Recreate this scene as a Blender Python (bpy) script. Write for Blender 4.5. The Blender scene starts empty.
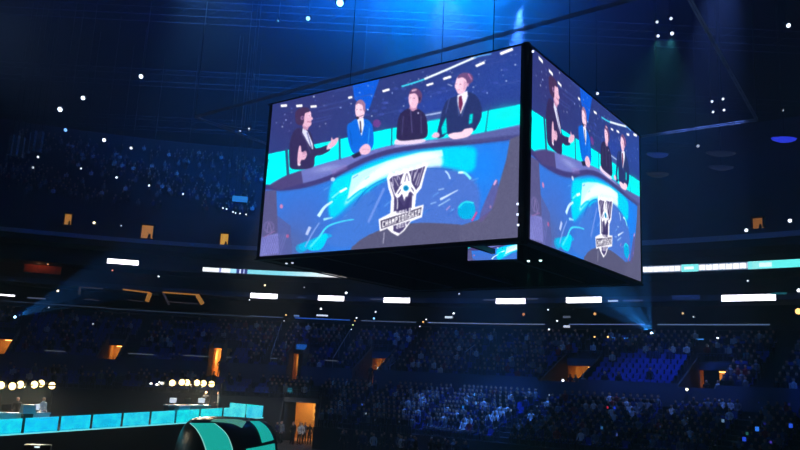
import bpy, bmesh, math, random
import numpy as np
from mathutils import Vector, Matrix

# ------------------------------------------------------------------ camera
SC = bpy.context.scene
COL = SC.collection
F_PX, PITCH, ROLL = 758.0, .1969, .0499
CAM = Vector((0, 0, 6))
_cp, _sp, _c, _s = math.cos(PITCH), math.sin(PITCH), math.cos(ROLL), math.sin(ROLL)
_R, _F, _U = Vector((1, 0, 0)), Vector((0, _cp, _sp)), Vector((0, -_sp, _cp))
CR, CU = _c*_R + _s*_U, -_s*_R + _c*_U
cam = bpy.data.objects.new('camera', bpy.data.cameras.new('camera'))
COL.objects.link(cam)
m4 = Matrix.Identity(4)
for i in range(3):
    m4[i][0], m4[i][1], m4[i][2], m4[i][3] = CR[i], CU[i], -_F[i], CAM[i]
cam.matrix_world = m4
cam.data.sensor_width = 36
cam.data.lens = F_PX/800*36
cam.data.clip_end = 600
SC.camera = cam

# ------------------------------------------------------------------ world, exposure, big lights
SC.view_settings.view_transform = 'Standard'
SC.view_settings.look = 'None'
SC.view_settings.gamma = 1
SC.view_settings.use_curve_mapping = False
SC.view_settings.exposure = 0
w = bpy.data.worlds.new('world'); SC.world = w; w.use_nodes = True
bgn = w.node_tree.nodes['Background']
bgn.inputs[0].default_value = (.09, .28, 1, 1)
bgn.inputs[1].default_value = .006
HAZE = .0038
HAZE_G = .1
SMOKE = .03
BACK_WASH = 5000      # ceiling blue heads above the scoreboard
# name, from(x,y,z), to(x,y,z), colour, watts, cone degrees
SPOTS = [
    ('blue_ceiling_wash', (2.5, 46, 35), (2, 62, 42), (.0, .2, 1), 330000, 90),
    ('blue_ceiling_wash', (-6, 44, 35), (-8, 62, 43), (.0, .13, 1), 100000, 80),
    ('blue_ceiling_wash', (3, 30, 37), (2, 60, 44), (.0, .14, 1), 120000, 76),
    ('blue_ceiling_wash', (14, 40, 37), (20, 70, 44), (.0, .06, 1), 20000, 76),
    ('blue_ceiling_wash', (-20, 40, 37), (-28, 70, 43), (.0, .07, 1), 16000, 76),
    ('blue_beam_wash', (5.5, 50, 37), (6, 47, 0), (.0, .36, 1), 90000, 9),
    ('blue_beam_wash', (-.5, 50, 37), (-1.5, 46, 0), (.0, .28, 1), 50000, 10),
    ('blue_crowd_wash', (8, 51, 33), (7, 62, 3), (.06, .24, 1), 80000, 25),
    ('blue_crowd_wash', (21, 44, 39), (21.5, 59, 7), (.12, .24, 1), 52000, 22),
    ('blue_crowd_wash', (24, 34, 30), (34, 52, 6), (.04, .16, 1), 24000, 28),
    ('blue_crowd_wash', (-2, 50, 35), (-6, 79, 8), (.03, .16, 1), 9000, 28),
    ('white_crowd_wash', (2, 50, 34), (11, 61, 3), (.2, .42, 1), 4200, 66),
    ('added_truss_wash', (2, 6, 24.5), (2, 46, 58), (.3, .5, 1), 15000, 92),  # added unseen wash that makes the truss ring look pale
    ('added_truss_uplight', (-13, 20, 15), (-8, 45, 24), (.3, .5, 1), 1600, 80),  # added unseen uplights, this and the next, brightening the truss sides
    ('added_truss_uplight', (17, 22, 15), (20, 38, 24), (.3, .5, 1), 1500, 80),
    ('added_floor_wash', (-8, 50, 22), (-12, 66, 0), (.8, .8, .75), 15000, 30),  # added unseen spot that lightens a stretch of floor
    ('blue_balcony_wash', (-14, 44, 34), (-24, 104, 33), (.12, .42, 1), 22000, 34),
]

# ------------------------------------------------------------------ geometry helpers
def ray(x, y):
    return _F*F_PX + CR*(x-400) - CU*(y-225)
def atz(x, y, z):
    d = ray(x, y); return CAM + d*((z-6)/d.z)
def aty(x, y, Y):
    d = ray(x, y); return CAM + d*(Y/d.y)
def proj(P):
    v = Vector(P)-CAM
    k = F_PX/v.dot(_F)
    return 400+v.dot(CR)*k, 225-v.dot(CU)*k

_MATS = {}
def lin(c):
    return tuple(((v/255)/12.92 if v <= 10.3 else (((v/255)+.055)/1.055)**2.4) for v in c)
def mat(name, rgb=(128, 128, 128), rough=.7, metal=0., emit=0., ecol=None, noise=0., nscale=3., sample=False):
    if name in _MATS: return _MATS[name]
    m = bpy.data.materials.new(name); m.use_nodes = True
    nt = m.node_tree; b = nt.nodes['Principled BSDF']
    b.inputs['Base Color'].default_value = (*lin(rgb), 1)
    b.inputs['Roughness'].default_value = rough
    b.inputs['Metallic'].default_value = metal
    if noise:
        n = nt.nodes.new('ShaderNodeTexNoise'); n.inputs['Scale'].default_value = nscale
        tc = nt.nodes.new('ShaderNodeTexCoord'); nt.links.new(tc.outputs['Object'], n.inputs['Vector'])
        r = nt.nodes.new('ShaderNodeValToRGB')
        a = lin(rgb)
        r.color_ramp.elements[0].position = .3; r.color_ramp.elements[1].position = .7
        r.color_ramp.elements[0].color = (*[v*(1-noise) for v in a], 1)
        r.color_ramp.elements[1].color = (*[min(1, v*(1+noise)) for v in a], 1)
        nt.links.new(n.outputs['Fac'], r.inputs[0]); nt.links.new(r.outputs[0], b.inputs['Base Color'])
    if emit:
        b.inputs['Emission Color'].default_value = (*lin(ecol or rgb), 1)
        b.inputs['Emission Strength'].default_value = emit
        m.cycles.emission_sampling = 'FRONT' if sample else 'NONE'
    _MATS[name] = m
    return m

class MB:
    """collects boxes, bars, tubes and lathes for ONE mesh object"""
    def __init__(s): s.v = []; s.f = []; s.mi = []; s.cur = 0
    def add(s, vs, fs):
        o = len(s.v); s.v += [tuple(p) for p in vs]; s.f += [tuple(i+o for i in f) for f in fs]; s.mi += [s.cur]*len(fs)
        return s
    def box(s, c, d, rz=0., M=None, taper=1.):
        hx, hy, hz = d[0]/2, d[1]/2, d[2]/2
        vs = []
        for sz in (-1, 1):
            t = taper if sz > 0 else 1
            for sx, sy in ((-1, -1), (1, -1), (1, 1), (-1, 1)):
                vs.append(Vector((sx*hx*t, sy*hy*t, sz*hz)))
        if rz: R_ = Matrix.Rotation(rz, 3, 'Z'); vs = [R_ @ v for v in vs]
        vs = [v+Vector(c) for v in vs]
        if M is not None: vs = [M @ v for v in vs]
        return s.add(vs, [(3, 2, 1, 0), (4, 5, 6, 7), (0, 1, 5, 4), (1, 2, 6, 5), (2, 3, 7, 6), (3, 0, 4, 7)])
    def tube(s, pts, r, n=6, r2=None):
        pts = [Vector(p) for p in pts]; N = len(pts); vs = []
        for i, p in enumerate(pts):
            t = (pts[min(i+1, N-1)]-pts[max(i-1, 0)]).normalized()
            a = t.orthogonal().normalized() if abs(t.z) > .95 else t.cross(Vector((0, 0, 1))).normalized()
            b = t.cross(a)
            rr = r if r2 is None else r+(r2-r)*i/(N-1)
            for k in range(n):
                q = 2*math.pi*k/n
                vs.append(p+a*math.cos(q)*rr+b*math.sin(q)*rr)
        fs = [(i*n+k, i*n+(k+1) % n, (i+1)*n+(k+1) % n, (i+1)*n+k) for i in range(N-1) for k in range(n)]
        fs += [tuple(range(n))[::-1], tuple((N-1)*n+k for k in range(n))]
        return s.add(vs, fs)
    def lathe(s, prof, n=16, M=None):
        vs = []
        for r, z in prof:
            for k in range(n):
                q = 2*math.pi*k/n; vs.append(Vector((r*math.cos(q), r*math.sin(q), z)))
        if M is not None: vs = [M @ v for v in vs]
        N = len(prof)
        fs = [(i*n+k, i*n+(k+1) % n, (i+1)*n+(k+1) % n, (i+1)*n+k) for i in range(N-1) for k in range(n)]
        fs += [tuple(range(n))[::-1], tuple((N-1)*n+k for k in range(n))]
        return s.add(vs, fs)
    def prism(s, pts, off):
        """polygon pts (3d) extruded along off"""
        n = len(pts); off = Vector(off)
        vs = [Vector(p) for p in pts]+[Vector(p)+off for p in pts]
        fs = [tuple(range(n))[::-1], tuple(range(n, 2*n))]+[(i, (i+1) % n, n+(i+1) % n, n+i) for i in range(n)]
        return s.add(vs, fs)
    def mesh(s, name, mats):
        me = bpy.data.meshes.new(name); me.from_pydata(s.v, [], s.f)
        for m in (mats if isinstance(mats, (list, tuple)) else [mats]): me.materials.append(m)
        me.polygons.foreach_set('material_index', s.mi)
        bm = bmesh.new(); bm.from_mesh(me); bmesh.ops.recalc_face_normals(bm, faces=bm.faces); bm.to_mesh(me); bm.free()
        return me
    def build(s, name, mats, parent=None, smooth=False):
        me = s.mesh(name, mats)
        if smooth: me.polygons.foreach_set('use_smooth', [True]*len(me.polygons))
        return link(name, me, parent)
def link(name, me, parent=None, loc=None, rz=0.):
    o = bpy.data.objects.new(name, me); COL.objects.link(o)
    if parent is not None:
        o.parent = parent
    if loc is not None: o.location = loc
    if rz: o.rotation_euler.z = rz
    return o
def tag(o, label=None, cat=None, group=None, kind=None):
    if label: o['label'] = label
    if cat: o['category'] = cat
    if group: o['group'] = group
    if kind: o['kind'] = kind
    return o
def empty(name, loc=(0, 0, 0), rz=0., rot=None):
    o = bpy.data.objects.new(name, None); COL.objects.link(o); o.location = loc
    if rot is not None: o.rotation_euler = rot
    else: o.rotation_euler.z = rz
    return o
def copy_tree(o, parent=None):
    c = o.copy(); COL.objects.link(c); c.parent = parent
    for ch in list(o.children): copy_tree(ch, c)
    return c
def struct(o): return tag(o, kind='structure')

# ------------------------------------------------------------------ the bowl: a curve the far stands follow
CTRL = [(-92, 52), (-76, 62), (-60, 71), (-48, 76.5), (-38, 80), (-29, 82.3), (-20, 83.4), (-10, 83.2), (0, 81.2), (11.5, 76.4),
        (20, 70.6), (27, 65.8), (33, 61), (41, 53.5), (49, 44.5), (56, 34)]
def catmull(P, n=12):
    out = []
    P = [Vector(p) for p in P]
    for i in range(len(P)-1):
        p0, p1, p2, p3 = P[max(i-1, 0)], P[i], P[i+1], P[min(i+2, len(P)-1)]
        for k in range(n):
            t = k/n
            out.append(.5*((2*p1)+(p2-p0)*t+(2*p0-5*p1+4*p2-p3)*t*t+(3*p1-p0-3*p2+p3)*t**3))
    out.append(P[-1])
    return out
_cv = catmull(CTRL)
_len = [0]
for a, b in zip(_cv, _cv[1:]): _len.append(_len[-1]+(b-a).length)
SMAX = _len[-1]
_sx = np.array(_len); _px = np.array([p[0] for p in _cv]); _py = np.array([p[1] for p in _cv])
def _pt(s): return Vector((float(np.interp(s, _sx, _px)), float(np.interp(s, _sx, _py)), 0))
def frame(s):
    a, b = _pt(max(s-3., 0)), _pt(min(s+3., SMAX))
    t = (b-a).normalized()
    return _pt(s), t, Vector((t.y, -t.x, 0))     # point, tangent (to the right), inward normal (to the floor)
def P(s, u, z):
    p, t, n = frame(s)
    return p+n*u+Vector((0, 0, z))
def face_rz(s):
    """rotation so that local -Y looks into the arena"""
    n = frame(s)[2]
    return math.atan2(n.y, n.x)+math.pi/2
def s_at(x, z, u=0.):
    best = None
    for k in range(0, int(SMAX*2)):
        s = k/2
        e = abs(proj(P(s, u, z))[0]-x)
        if best is None or e < best[0]: best = (e, s)
    s0 = best[1]
    for k in range(-10, 11):
        s = min(max(s0+k*.05, 0), SMAX); e = abs(proj(P(s, u, z))[0]-x)
        if e < best[0]: best = (e, s)
    return best[1]
def sweep(mb, prof, s0=0., s1=None, step=2., close=False):
    s1 = SMAX if s1 is None else s1
    n = max(1, int(math.ceil((s1-s0)/step))); k = len(prof); vs = []
    for i in range(n+1):
        s = s0+(s1-s0)*i/n
        p, t, nn = frame(s)
        for u, z in prof: vs.append(p+nn*u+Vector((0, 0, z)))
    m = k if close else k-1
    fs = [(i*k+j, (i+1)*k+j, (i+1)*k+(j+1) % k, i*k+(j+1) % k) for i in range(n) for j in range(m)]
    if close: fs += [tuple(range(k)), tuple(range(n*k, n*k+k))[::-1]]
    return mb.add(vs, fs)
def bar(mb, u0, u1, z0, z1, s0=0., s1=None, step=2.):
    return sweep(mb, [(u0, z0), (u1, z0), (u1, z1), (u0, z1)], s0, s1, step, True)

M_conc = mat('dark_concrete', (42, 46, 58), .85, noise=.25, nscale=.6)
M_wall = mat('black_painted_wall', (24, 27, 36), .8, noise=.2, nscale=.4)
M_floor = mat('dark_floor', (66, 66, 68), .55, noise=.2, nscale=.5)
M_black = mat('black_metal', (10, 11, 14), .5)
M_steel = mat('grey_steel', (96, 104, 120), .45, .6)
M_fascia = mat('grey_fascia', (70, 76, 92), .6, noise=.15, nscale=.5)

TA, TB, RB_ = 9.8, 4.2, .31
ZFA, ZFB = 5.1, 0.
PORT_A = sorted([(s_at(px, 7, 5), hw, px) for px, hw in ((-120, 1.2), (3, 1.1), (115, 1.0), (224, .75), (306, .85), (379, 1.3), (579, 1.7), (713, 1.5))])
SB_ = s_at(338, 3, 14)
PORT_B = [(s_at(302, 3, 13.6), 1.75, 303)]
def gaps(ports):
    out = []; a = 0
    for s_, hw, *_ in ports: out.append((a, s_-hw)); a = s_+hw
    out.append((a, SMAX)); return out
def build_shell():
    mb = MB(); mb.add([(-130, -6, 0), (80, -6, 0), (80, 130, 0), (-130, 130, 0)], [(0, 1, 2, 3)])
    struct(mb.build('floor', M_floor))
    # lower tiers, stepped
    RA, RB = 10, 9
    prof = [(0, TA)]
    for i in range(RA):
        z = TA-i*.44; prof += [(.95*(i+1), z), (.95*(i+1), z-.44)]
    prof = prof[:-1]+[(9.5, TB)]
    a = MB()
    for s0, s1 in gaps(PORT_A): sweep(a, prof, s0, s1)
    for sc_, hw, *_ in PORT_A: sweep(a, prof[:9]+[(3.8, ZFA+2.6)], sc_-hw, sc_+hw); sweep(a, [(3.8, ZFA), (9.5, ZFA), (9.5, TB)], sc_-hw, sc_+hw)
    struct(a.build('seating_tier', M_conc))
    prof = [(9.5, TB), (10.8, TB)]
    for i in range(RB):
        z = TB-i*RB_; prof += [(10.8+.95*(i+1), z), (10.8+.95*(i+1), z-RB_)]
    prof[-1] = (19.35, 0)
    b = MB()
    sweep(b, prof, SB_, SMAX); short = prof[:7]+[(13.65, 0)]
    (p0, hw, _), = PORT_B
    sweep(b, short, 0, p0-hw); sweep(b, short, p0+hw, SB_); sweep(b, prof[:7]+[(13.65, 3.45)], p0-hw, p0+hw)
    b.add([P(SB_, u, z) for u, z in prof[7:]]+[P(SB_, 13.65, 0)], [tuple(range(len(prof)-6))])
    struct(b.build('seating_tier', M_conc))
    # parapet in front of tier A; light on its top edge is painted on as strips
    a = MB()
    for s0, s1 in gaps(PORT_A): bar(a, 9.5, 9.65, 4.75, 6.5, s0, s1)
    for sc_, hw, px in PORT_A:
        if px in (-120, 3, 115, 579, 713): bar(a, 9.5, 9.65, 4.75, 6.25, sc_-hw, sc_+hw)
    struct(a.build('trim_parapet', mat('blue_grey_parapet', (60, 74, 104), .6)))
    # suite levels
    a = MB()
    sweep(a, [(0, TA), (-.3, TA), (-.3, 11.2), (.25, 11.2), (.25, 11.6), (-4, 11.6), (-4, 13.7), (.1, 13.7), (.1, 14.35), (-4, 14.35), (-4, 16.1),
              (0, 16.1), (0, 17.1), (-4, 17.1), (-4, 18.3), (0, 18.3), (.3, 19.3), (-.2, 19.3), (-.2, 18.6), (-2, 18.6)])
    struct(a.build('wall_far', M_wall))
    a = MB(); bar(a, .3, .45, 18.9, 19.35)
    struct(a.build('trim_balcony', mat('pale_fascia', (150, 160, 180), .6)))
    a = MB(); bar(a, .1, .2, 13.75, 14.25)
    struct(a.build('trim_suite', M_fascia))
    # upper tier
    prof = [(-2, 18.6)]
    for i in range(31):
        z = 19.2+i*.62; prof += [(-2-.95*i, z), (-2-.95*(i+1), z)]
    prof += [(-31.6, 40)]
    a = MB(); sweep(a, prof); struct(a.build('upper_tier', M_conc))
    a = MB(); a.add([(-130, -6, 40), (80, -6, 40), (80, 130, 40), (-130, 130, 40)], [(0, 3, 2, 1)])
    struct(a.build('ceiling', mat('dark_roof_deck', (34, 38, 48), .9, noise=.2, nscale=.2)))
build_shell()

def haze():
    me = MB().box((-20, 58, 20), (210, 126, 39.6)).mesh('haze', mat('haze'))
    m = bpy.data.materials.new('stage_haze'); m.use_nodes = True
    nt = m.node_tree; nt.nodes.clear()
    o = nt.nodes.new('ShaderNodeOutputMaterial'); v = nt.nodes.new('ShaderNodeVolumeScatter')
    v.inputs['Density'].default_value = HAZE; v.inputs['Anisotropy'].default_value = HAZE_G
    v.inputs['Color'].default_value = (.8, .9, 1, 1)
    nt.links.new(v.outputs[0], o.inputs['Volume'])
    me.materials.clear(); me.materials.append(m)
    tag(link('haze', me), 'thin bluish stage haze filling the arena air', 'haze', kind='stuff')
haze()
def smoke():
    me = MB().box((0, 0, 0), (2, 2, 2)).mesh('smoke', mat('smoke'))
    m = bpy.data.materials.new('rig_smoke'); m.use_nodes = True
    nt = m.node_tree; nt.nodes.clear(); N = nt.nodes.new; Lk = nt.links.new
    o = N('ShaderNodeOutputMaterial'); v = N('ShaderNodeVolumeScatter'); v.inputs['Color'].default_value = (.8, .9, 1, 1); v.inputs['Anisotropy'].default_value = .1
    tc = N('ShaderNodeTexCoord'); ln = N('ShaderNodeVectorMath'); ln.operation = 'LENGTH'; Lk(tc.outputs['Object'], ln.inputs[0])
    mr = N('ShaderNodeMapRange'); mr.interpolation_type = 'SMOOTHSTEP'; mr.inputs[1].default_value = 1; mr.inputs[2].default_value = 0; mr.inputs[3].default_value = 0; mr.inputs[4].default_value = SMOKE
    Lk(ln.outputs['Value'], mr.inputs[0])
    nz = N('ShaderNodeTexNoise'); nz.inputs['Scale'].default_value = 3.2; nz.inputs['Detail'].default_value = 2; Lk(tc.outputs['Object'], nz.inputs['Vector'])
    m2 = N('ShaderNodeMapRange'); m2.inputs[1].default_value = .35; m2.inputs[2].default_value = .65; m2.inputs[3].default_value = .55; m2.inputs[4].default_value = 1.4; Lk(nz.outputs[0], m2.inputs[0])
    mu = N('ShaderNodeMath'); mu.operation = 'MULTIPLY'; Lk(mr.outputs[0], mu.inputs[0]); Lk(m2.outputs[0], mu.inputs[1]); Lk(mu.outputs[0], v.inputs['Density'])
    Lk(v.outputs[0], o.inputs['Volume']); me.materials.clear(); me.materials.append(m)
    ob = link('smoke', me, None, (2, 52, 35)); ob.scale = (27, 17, 17)
    tag(ob, 'denser cloud of stage smoke drifting under the roof above the cube', 'smoke', kind='stuff')
smoke()

def spot(name, a, b, col, watts, deg, blend=.6, size=.25):
    l = bpy.data.lights.new(name, 'SPOT'); l.color = col; l.energy = watts; l.spot_size = math.radians(deg)
    l.spot_blend = blend; l.shadow_soft_size = size
    o = bpy.data.objects.new(name, l); COL.objects.link(o); o.location = a
    o.rotation_euler = (Vector(b)-Vector(a)).to_track_quat('-Z', 'Y').to_euler()
    return o
for sp in SPOTS: spot(*sp)

# ------------------------------------------------------------------ the broadcast picture on the screens
PW, PH = 512, 288
def solveH(src, dst):
    A = []; b = []
    for (x, y), (u, v) in zip(src, dst):
        A.append([x, y, 1, 0, 0, 0, -u*x, -u*y]); b.append(u)
        A.append([0, 0, 0, x, y, 1, -v*x, -v*y]); b.append(v)
    h = np.linalg.solve(np.array(A, float), np.array(b, float)); return np.append(h, 1).reshape(3, 3)
FONT = {'W': '101101101111101', 'O': '111101101101111', 'R': '110101110101101', 'L': '100100100100111', 'D': '110101101101110', 'C': '111100100100111',
        'H': '101101111101101', 'A': '010101111101101', 'M': '101111111101101', 'P': '111101111100100', 'I': '111010010010111', 'N': '110101101101101',
        'S': '111100111001111', '2': '111001111100111', '0': '111101101101111', '1': '010110010010111', '6': '111100111101111', ' ': '0'*15}
def picture():
    S = 2; W_, H_ = PW*S, PH*S
    img = np.zeros((H_, W_, 3)); img[:] = (44, 58, 124)
    Hm = solveH([(272, 106), (521, 43.5), (517, 238), (260, 255)], [(0, 0), (W_, 0), (W_, H_), (0, H_)])
    def T(p):
        q = Hm @ np.array([p[0], p[1], 1.]); return q[0]/q[2], q[1]/q[2]
    def fill(pts, col, a=1., soft=0, raw=False):
        q = pts if raw else [T(p) for p in pts]
        xs = [p[0] for p in q]; ys = [p[1] for p in q]
        x0, x1 = max(0, int(min(xs))-1), min(W_, int(max(xs))+2); y0, y1 = max(0, int(min(ys))-1), min(H_, int(max(ys))+2)
        if x1 <= x0 or y1 <= y0: return
        X, Y = np.meshgrid(np.arange(x0, x1)+.5, np.arange(y0, y1)+.5)
        ins = np.zeros(X.shape, bool)
        for i in range(len(q)):
            (ax, ay), (bx, by) = q[i], q[(i+1) % len(q)]
            if ay == by: continue
            ins ^= ((ay > Y) != (by > Y)) & (X < (bx-ax)*(Y-ay)/(by-ay)+ax)
        mk = ins*a
        sub = img[y0:y1, x0:x1]; sub += (np.array(col, float)-sub)*mk[..., None]
    def curve(pts, n=6):
        return [tuple(p) for p in catmull([(a, b, 0) for a, b in pts], n)]
    def blob(pts, col, a=1.):
        P_ = [Vector((x, y, 0)) for x, y in pts]; out = []
        N = len(P_)
        for i in range(N):
            p0, p1, p2, p3 = P_[i-1], P_[i], P_[(i+1) % N], P_[(i+2) % N]
            for k in range(6):
                t = k/6; q = .5*((2*p1)+(p2-p0)*t+(2*p0-5*p1+4*p2-p3)*t*t+(3*p1-p0-3*p2+p3)*t**3); out.append((q.x, q.y))
        fill(out, col, a)
    def ell(x, y, rx, ry, col, a=1., rot=0.):
        c, s = math.cos(rot), math.sin(rot)
        fill([(x+rx*math.cos(t)*c-ry*math.sin(t)*s, y+rx*math.cos(t)*s+ry*math.sin(t)*c) for t in np.linspace(0, 6.283, 22)[:-1]], col, a)
    def stroke(pts, w, col, a=1., w2=None):
        pts = curve(pts) if len(pts) > 2 else pts
        L, R_ = [], []
        n = len(pts)
        for i, p in enumerate(pts):
            p0, p1 = pts[max(i-1, 0)], pts[min(i+1, n-1)]
            dx, dy = p1[0]-p0[0], p1[1]-p0[1]; d = math.hypot(dx, dy) or 1
            ww = (w if w2 is None else w+(w2-w)*i/(n-1))/2
            L.append((p[0]-dy/d*ww, p[1]+dx/d*ww)); R_.append((p[0]+dy/d*ww, p[1]-dx/d*ww))
        fill(L+R_[::-1], col, a)
    def glow(x, y, rx, ry, col, a):
        q = T((x, y)); q2 = T((x+rx, y)); q3 = T((x, y+ry))
        ax, ay = abs(q2[0]-q[0]), abs(q3[1]-q[1])
        Y, X = np.mgrid[0:H_, 0:W_]
        g = np.exp(-(((X-q[0])/ax)**2+((Y-q[1])/ay)**2))*a
        img[:] = img+(np.array(col, float)-img)*g[..., None]
    rnd = random.Random(4)
    def blur(y0, r, n=2):
        y0 = int(y0*H_)
        for _ in range(n):
            for ax in (0, 1):
                b = img[y0:]; pad = [(r, r) if k == ax else (0, 0) for k in range(3)]; q = np.cumsum(np.pad(b, pad, 'edge'), ax)
                q = np.concatenate([np.zeros_like(q.take([0], ax)), q], ax); w = 2*r+1; L_ = b.shape[ax]
                img[y0:] = (q.take(range(w, w+L_), ax)-q.take(range(0, L_), ax))/w
    def off(pts, d): return [(x, y+d) for x, y in pts]
    # arena behind the hosts
    glow(505, 75, 60, 40, (38, 72, 165), .6); glow(300, 120, 35, 30, (56, 50, 108), .5); glow(430, 105, 30, 16, (40, 70, 170), .6)
    fill([(350, 84), (378, 77), (366, 112), (352, 100)], (12, 92, 222), .9)
    for i in range(16):
        y = rnd.uniform(0, 1); x = rnd.uniform(280, 515); stroke([(x, 140-.2*(x-270)-y*45), (x+25, 134-.2*(x-270)-y*45)], 1, (66, 84, 160), .5)
    for i in range(130):
        x = rnd.uniform(275, 518); y = 140-.22*(x-270)-rnd.uniform(0, 50); ell(x, y, rnd.uniform(.4, .9), rnd.uniform(.4, .8), rnd.choice([(170, 190, 250), (90, 110, 200), (225, 235, 255)]), rnd.uniform(.3, 1))
    for i in range(22):
        x = rnd.uniform(275, 518); y = 142-.22*(x-270)-rnd.uniform(0, 26); ell(x, y, 3, 1.4, (70, 90, 190), .35)
    ell(374.5, 124, 4, 4, (150, 60, 150), .55)
    for a, b, t in (((499, 52.8), (512, 47.6), 2.8), ((474, 65.6), (483, 61.6), 2.4), ((441, 79), (449, 76.4), 2.3), ((424, 85.6), (431, 83.4), 2), ((380, 92), (387, 90), 2.2),
                    ((280, 107.5), (286, 107), 2.4), ((295, 107.5), (301, 107), 2.4), ((309, 108), (315, 107.5), 2.2), ((346, 99), (350, 98), 2)):
        stroke([a, b], t, (255, 255, 255))
    stroke([(399, 87), (412, 83), (426, 78)], 1.6, (60, 205, 235)); stroke([(422, 79.3), (444, 69.8), (464, 60.8), (474, 56.5)], 2, (235, 248, 255))
    stroke([(472, 57.2), (479, 55), (490, 53)], 1.2, (90, 170, 235))
    # teal band
    band = [(262, 156), (267, 155), (346, 138), (390, 128.5), (478, 112), (524, 102.6)]
    fill(band+[(524, 130), (400, 155), (300, 180), (262, 196)], (0, 250, 246))
    glow(500, 118, 16, 10, (30, 205, 205), .7); glow(378, 140, 9, 9, (40, 220, 205), .4)
    fill([(262, 156), (267, 155), (346, 138), (390, 128.5), (390, 130), (346, 140), (262, 158)], (120, 245, 245), .8)
    fill([(420, 114), (440, 110), (440, 123), (420, 127)], (62, 82, 150)); stroke([(421, 116), (439, 112.5)], 1.3, (170, 190, 235))
    fill([(414, 123), (440, 118), (440, 122), (414, 127)], (30, 180, 200), .8)
    for a, b, t in (((285.5, 149), (287.5, 181), 2.6), ((337.5, 136), (338, 166), 1.8), ((389.5, 127), (389, 148), 1.2), ((487, 109), (484, 133), 1.1), ((268, 160), (264, 192), .8)):
        stroke([a, b], t, (44, 74, 120))
    # desk
    topE = [(262, 193), (268, 186), (285, 176), (315, 166), (346, 157), (391, 145), (430, 139.6), (472, 134), (524, 123)]
    lip = [(262, 191), (267, 188.5), (280, 190), (305, 186.6), (329, 179), (346, 170), (367, 160), (393.6, 152), (430, 146.8), (469, 143.6), (508, 139), (524, 137)]
    fill(curve(topE)+curve(lip)[::-1], (104, 112, 186))
    fill(curve(lip)+[(524, 260), (250, 262)], (44, 118, 220))
    stroke(off(lip, -1.4), 4.2, (66, 62, 122))
    fill([(268, 186), (285, 176), (300, 171), (302, 183), (280, 190)], (74, 66, 120))
    glow(325, 169, 14, 3, (160, 170, 225), .6); stroke([(392, 147), (430, 142), (466, 137.5)], 2, (150, 160, 215), .6)
    stroke([(330, 173), (345, 167)], 5, (150, 120, 190), .35)
    fill([(430, 141), (524, 125), (524, 137), (469, 143)], (76, 84, 140), .6)
    # desk front artwork
    glow(300, 215, 40, 30, (66, 106, 196), .8); glow(285, 245, 30, 22, (84, 96, 156), .9); glow(480, 165, 22, 25, (24, 130, 240), .8)
    blob([(330, 184), (350, 172), (380, 159), (430, 149), (470, 146.5), (474, 160), (468, 172), (430, 176), (395, 186), (360, 194), (330, 218)], (0, 214, 244), .9)
    glow(345, 190, 12, 14, (0, 225, 245), .7)
    blob([(342, 205), (352, 190), (366, 176), (385, 163), (410, 155), (432, 152.5), (440, 158), (436, 168), (405, 172), (384, 177), (366, 186), (354, 195)], (228, 255, 250), .95)
    blob([(352, 240), (352, 212), (368, 190), (392, 178), (396, 200), (398, 232), (370, 240)], (58, 112, 208))
    blob([(418, 176), (430, 167), (446, 168), (466, 174), (476, 186), (478, 204), (470, 222), (440, 228), (412, 228)], (72, 112, 200))
    blob([(326, 240), (345, 212), (366, 192), (376, 205), (372, 236), (345, 247)], (64, 116, 206), .9)
    blur(.38, 5)
    fill(band+[(524, 125)]+topE[::-1], (0, 250, 246)); fill(curve(topE)+curve(lip)[::-1], (104, 112, 186)); stroke(off(lip, -1.6), 4.6, (62, 58, 118))
    for a, b, t in (((285.5, 149), (287.5, 178), 2.6), ((337.5, 136), (338, 160), 1.8), ((389.5, 127), (389, 146), 1.2), ((487, 109), (484, 132), 1.1), ((268, 160), (264, 188), .8)): stroke([a, b], t, (44, 74, 120))
    glow(505, 113, 16, 7, (30, 205, 205), .5)
    fill([(268, 186), (285, 176), (300, 171), (302, 183), (280, 190)], (74, 66, 120)); glow(325, 169, 14, 3, (160, 170, 225), .6); stroke([(392, 147), (430, 142), (466, 137.5)], 2, (150, 160, 215), .6); stroke([(330, 173), (345, 167)], 5, (150, 120, 190), .35)
    fill([(430, 141), (524, 125), (524, 137), (469, 143)], (76, 84, 140), .6)
    fill([(350, 176), (362, 170), (385, 161), (418, 152.5), (440, 150), (441, 156), (425, 159), (395, 168), (368, 182), (352, 196), (345, 203), (346, 196)], (236, 255, 252), .8)
    blur(.38, 2, 1)
    stroke([(345, 201), (356, 192), (364, 188)], 2, (20, 200, 240)); stroke([(395, 177), (410, 171), (430, 168.5), (450, 170)], 1.2, (20, 90, 190), .7); stroke([(352, 206), (362, 192), (374, 183), (386, 178)], 1.2, (20, 100, 200), .7)
    for _ in range(26):
        x = rnd.uniform(300, 488); y = rnd.uniform(178, 226); l_ = rnd.uniform(3, 9); stroke([(x, y), (x+l_, y-l_*rnd.uniform(.3, .9))], rnd.uniform(.5, 1.1), rnd.choice([(120, 190, 250), (30, 90, 190), (30, 150, 235)]), .55); stroke([(382, 188), (374, 205), (366, 222)], 2.4, (104, 140, 222), .6)
    fill([(509, 139), (505, 160), (494, 197), (490, 210), (476, 220), (460, 225), (430, 223), (395, 225), (367, 234), (350, 246), (345, 262), (530, 262), (530, 130)], (88, 88, 120))
    fill(curve([(345, 258), (354, 243), (367, 234.5), (389, 226), (420, 222.6), (458, 224.5)])+[(458, 262)], (84, 84, 116))
    blob([(478, 216), (484, 200), (494, 180), (497, 186), (492, 206), (480, 222)], (96, 84, 140), .8)
    fill([(262, 191), (276, 190), (277, 216), (280, 260), (250, 262), (258, 200)], (84, 84, 132))
    fill([(277, 215), (290, 225), (292, 258), (276, 258)], (84, 90, 150), .7)
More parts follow.
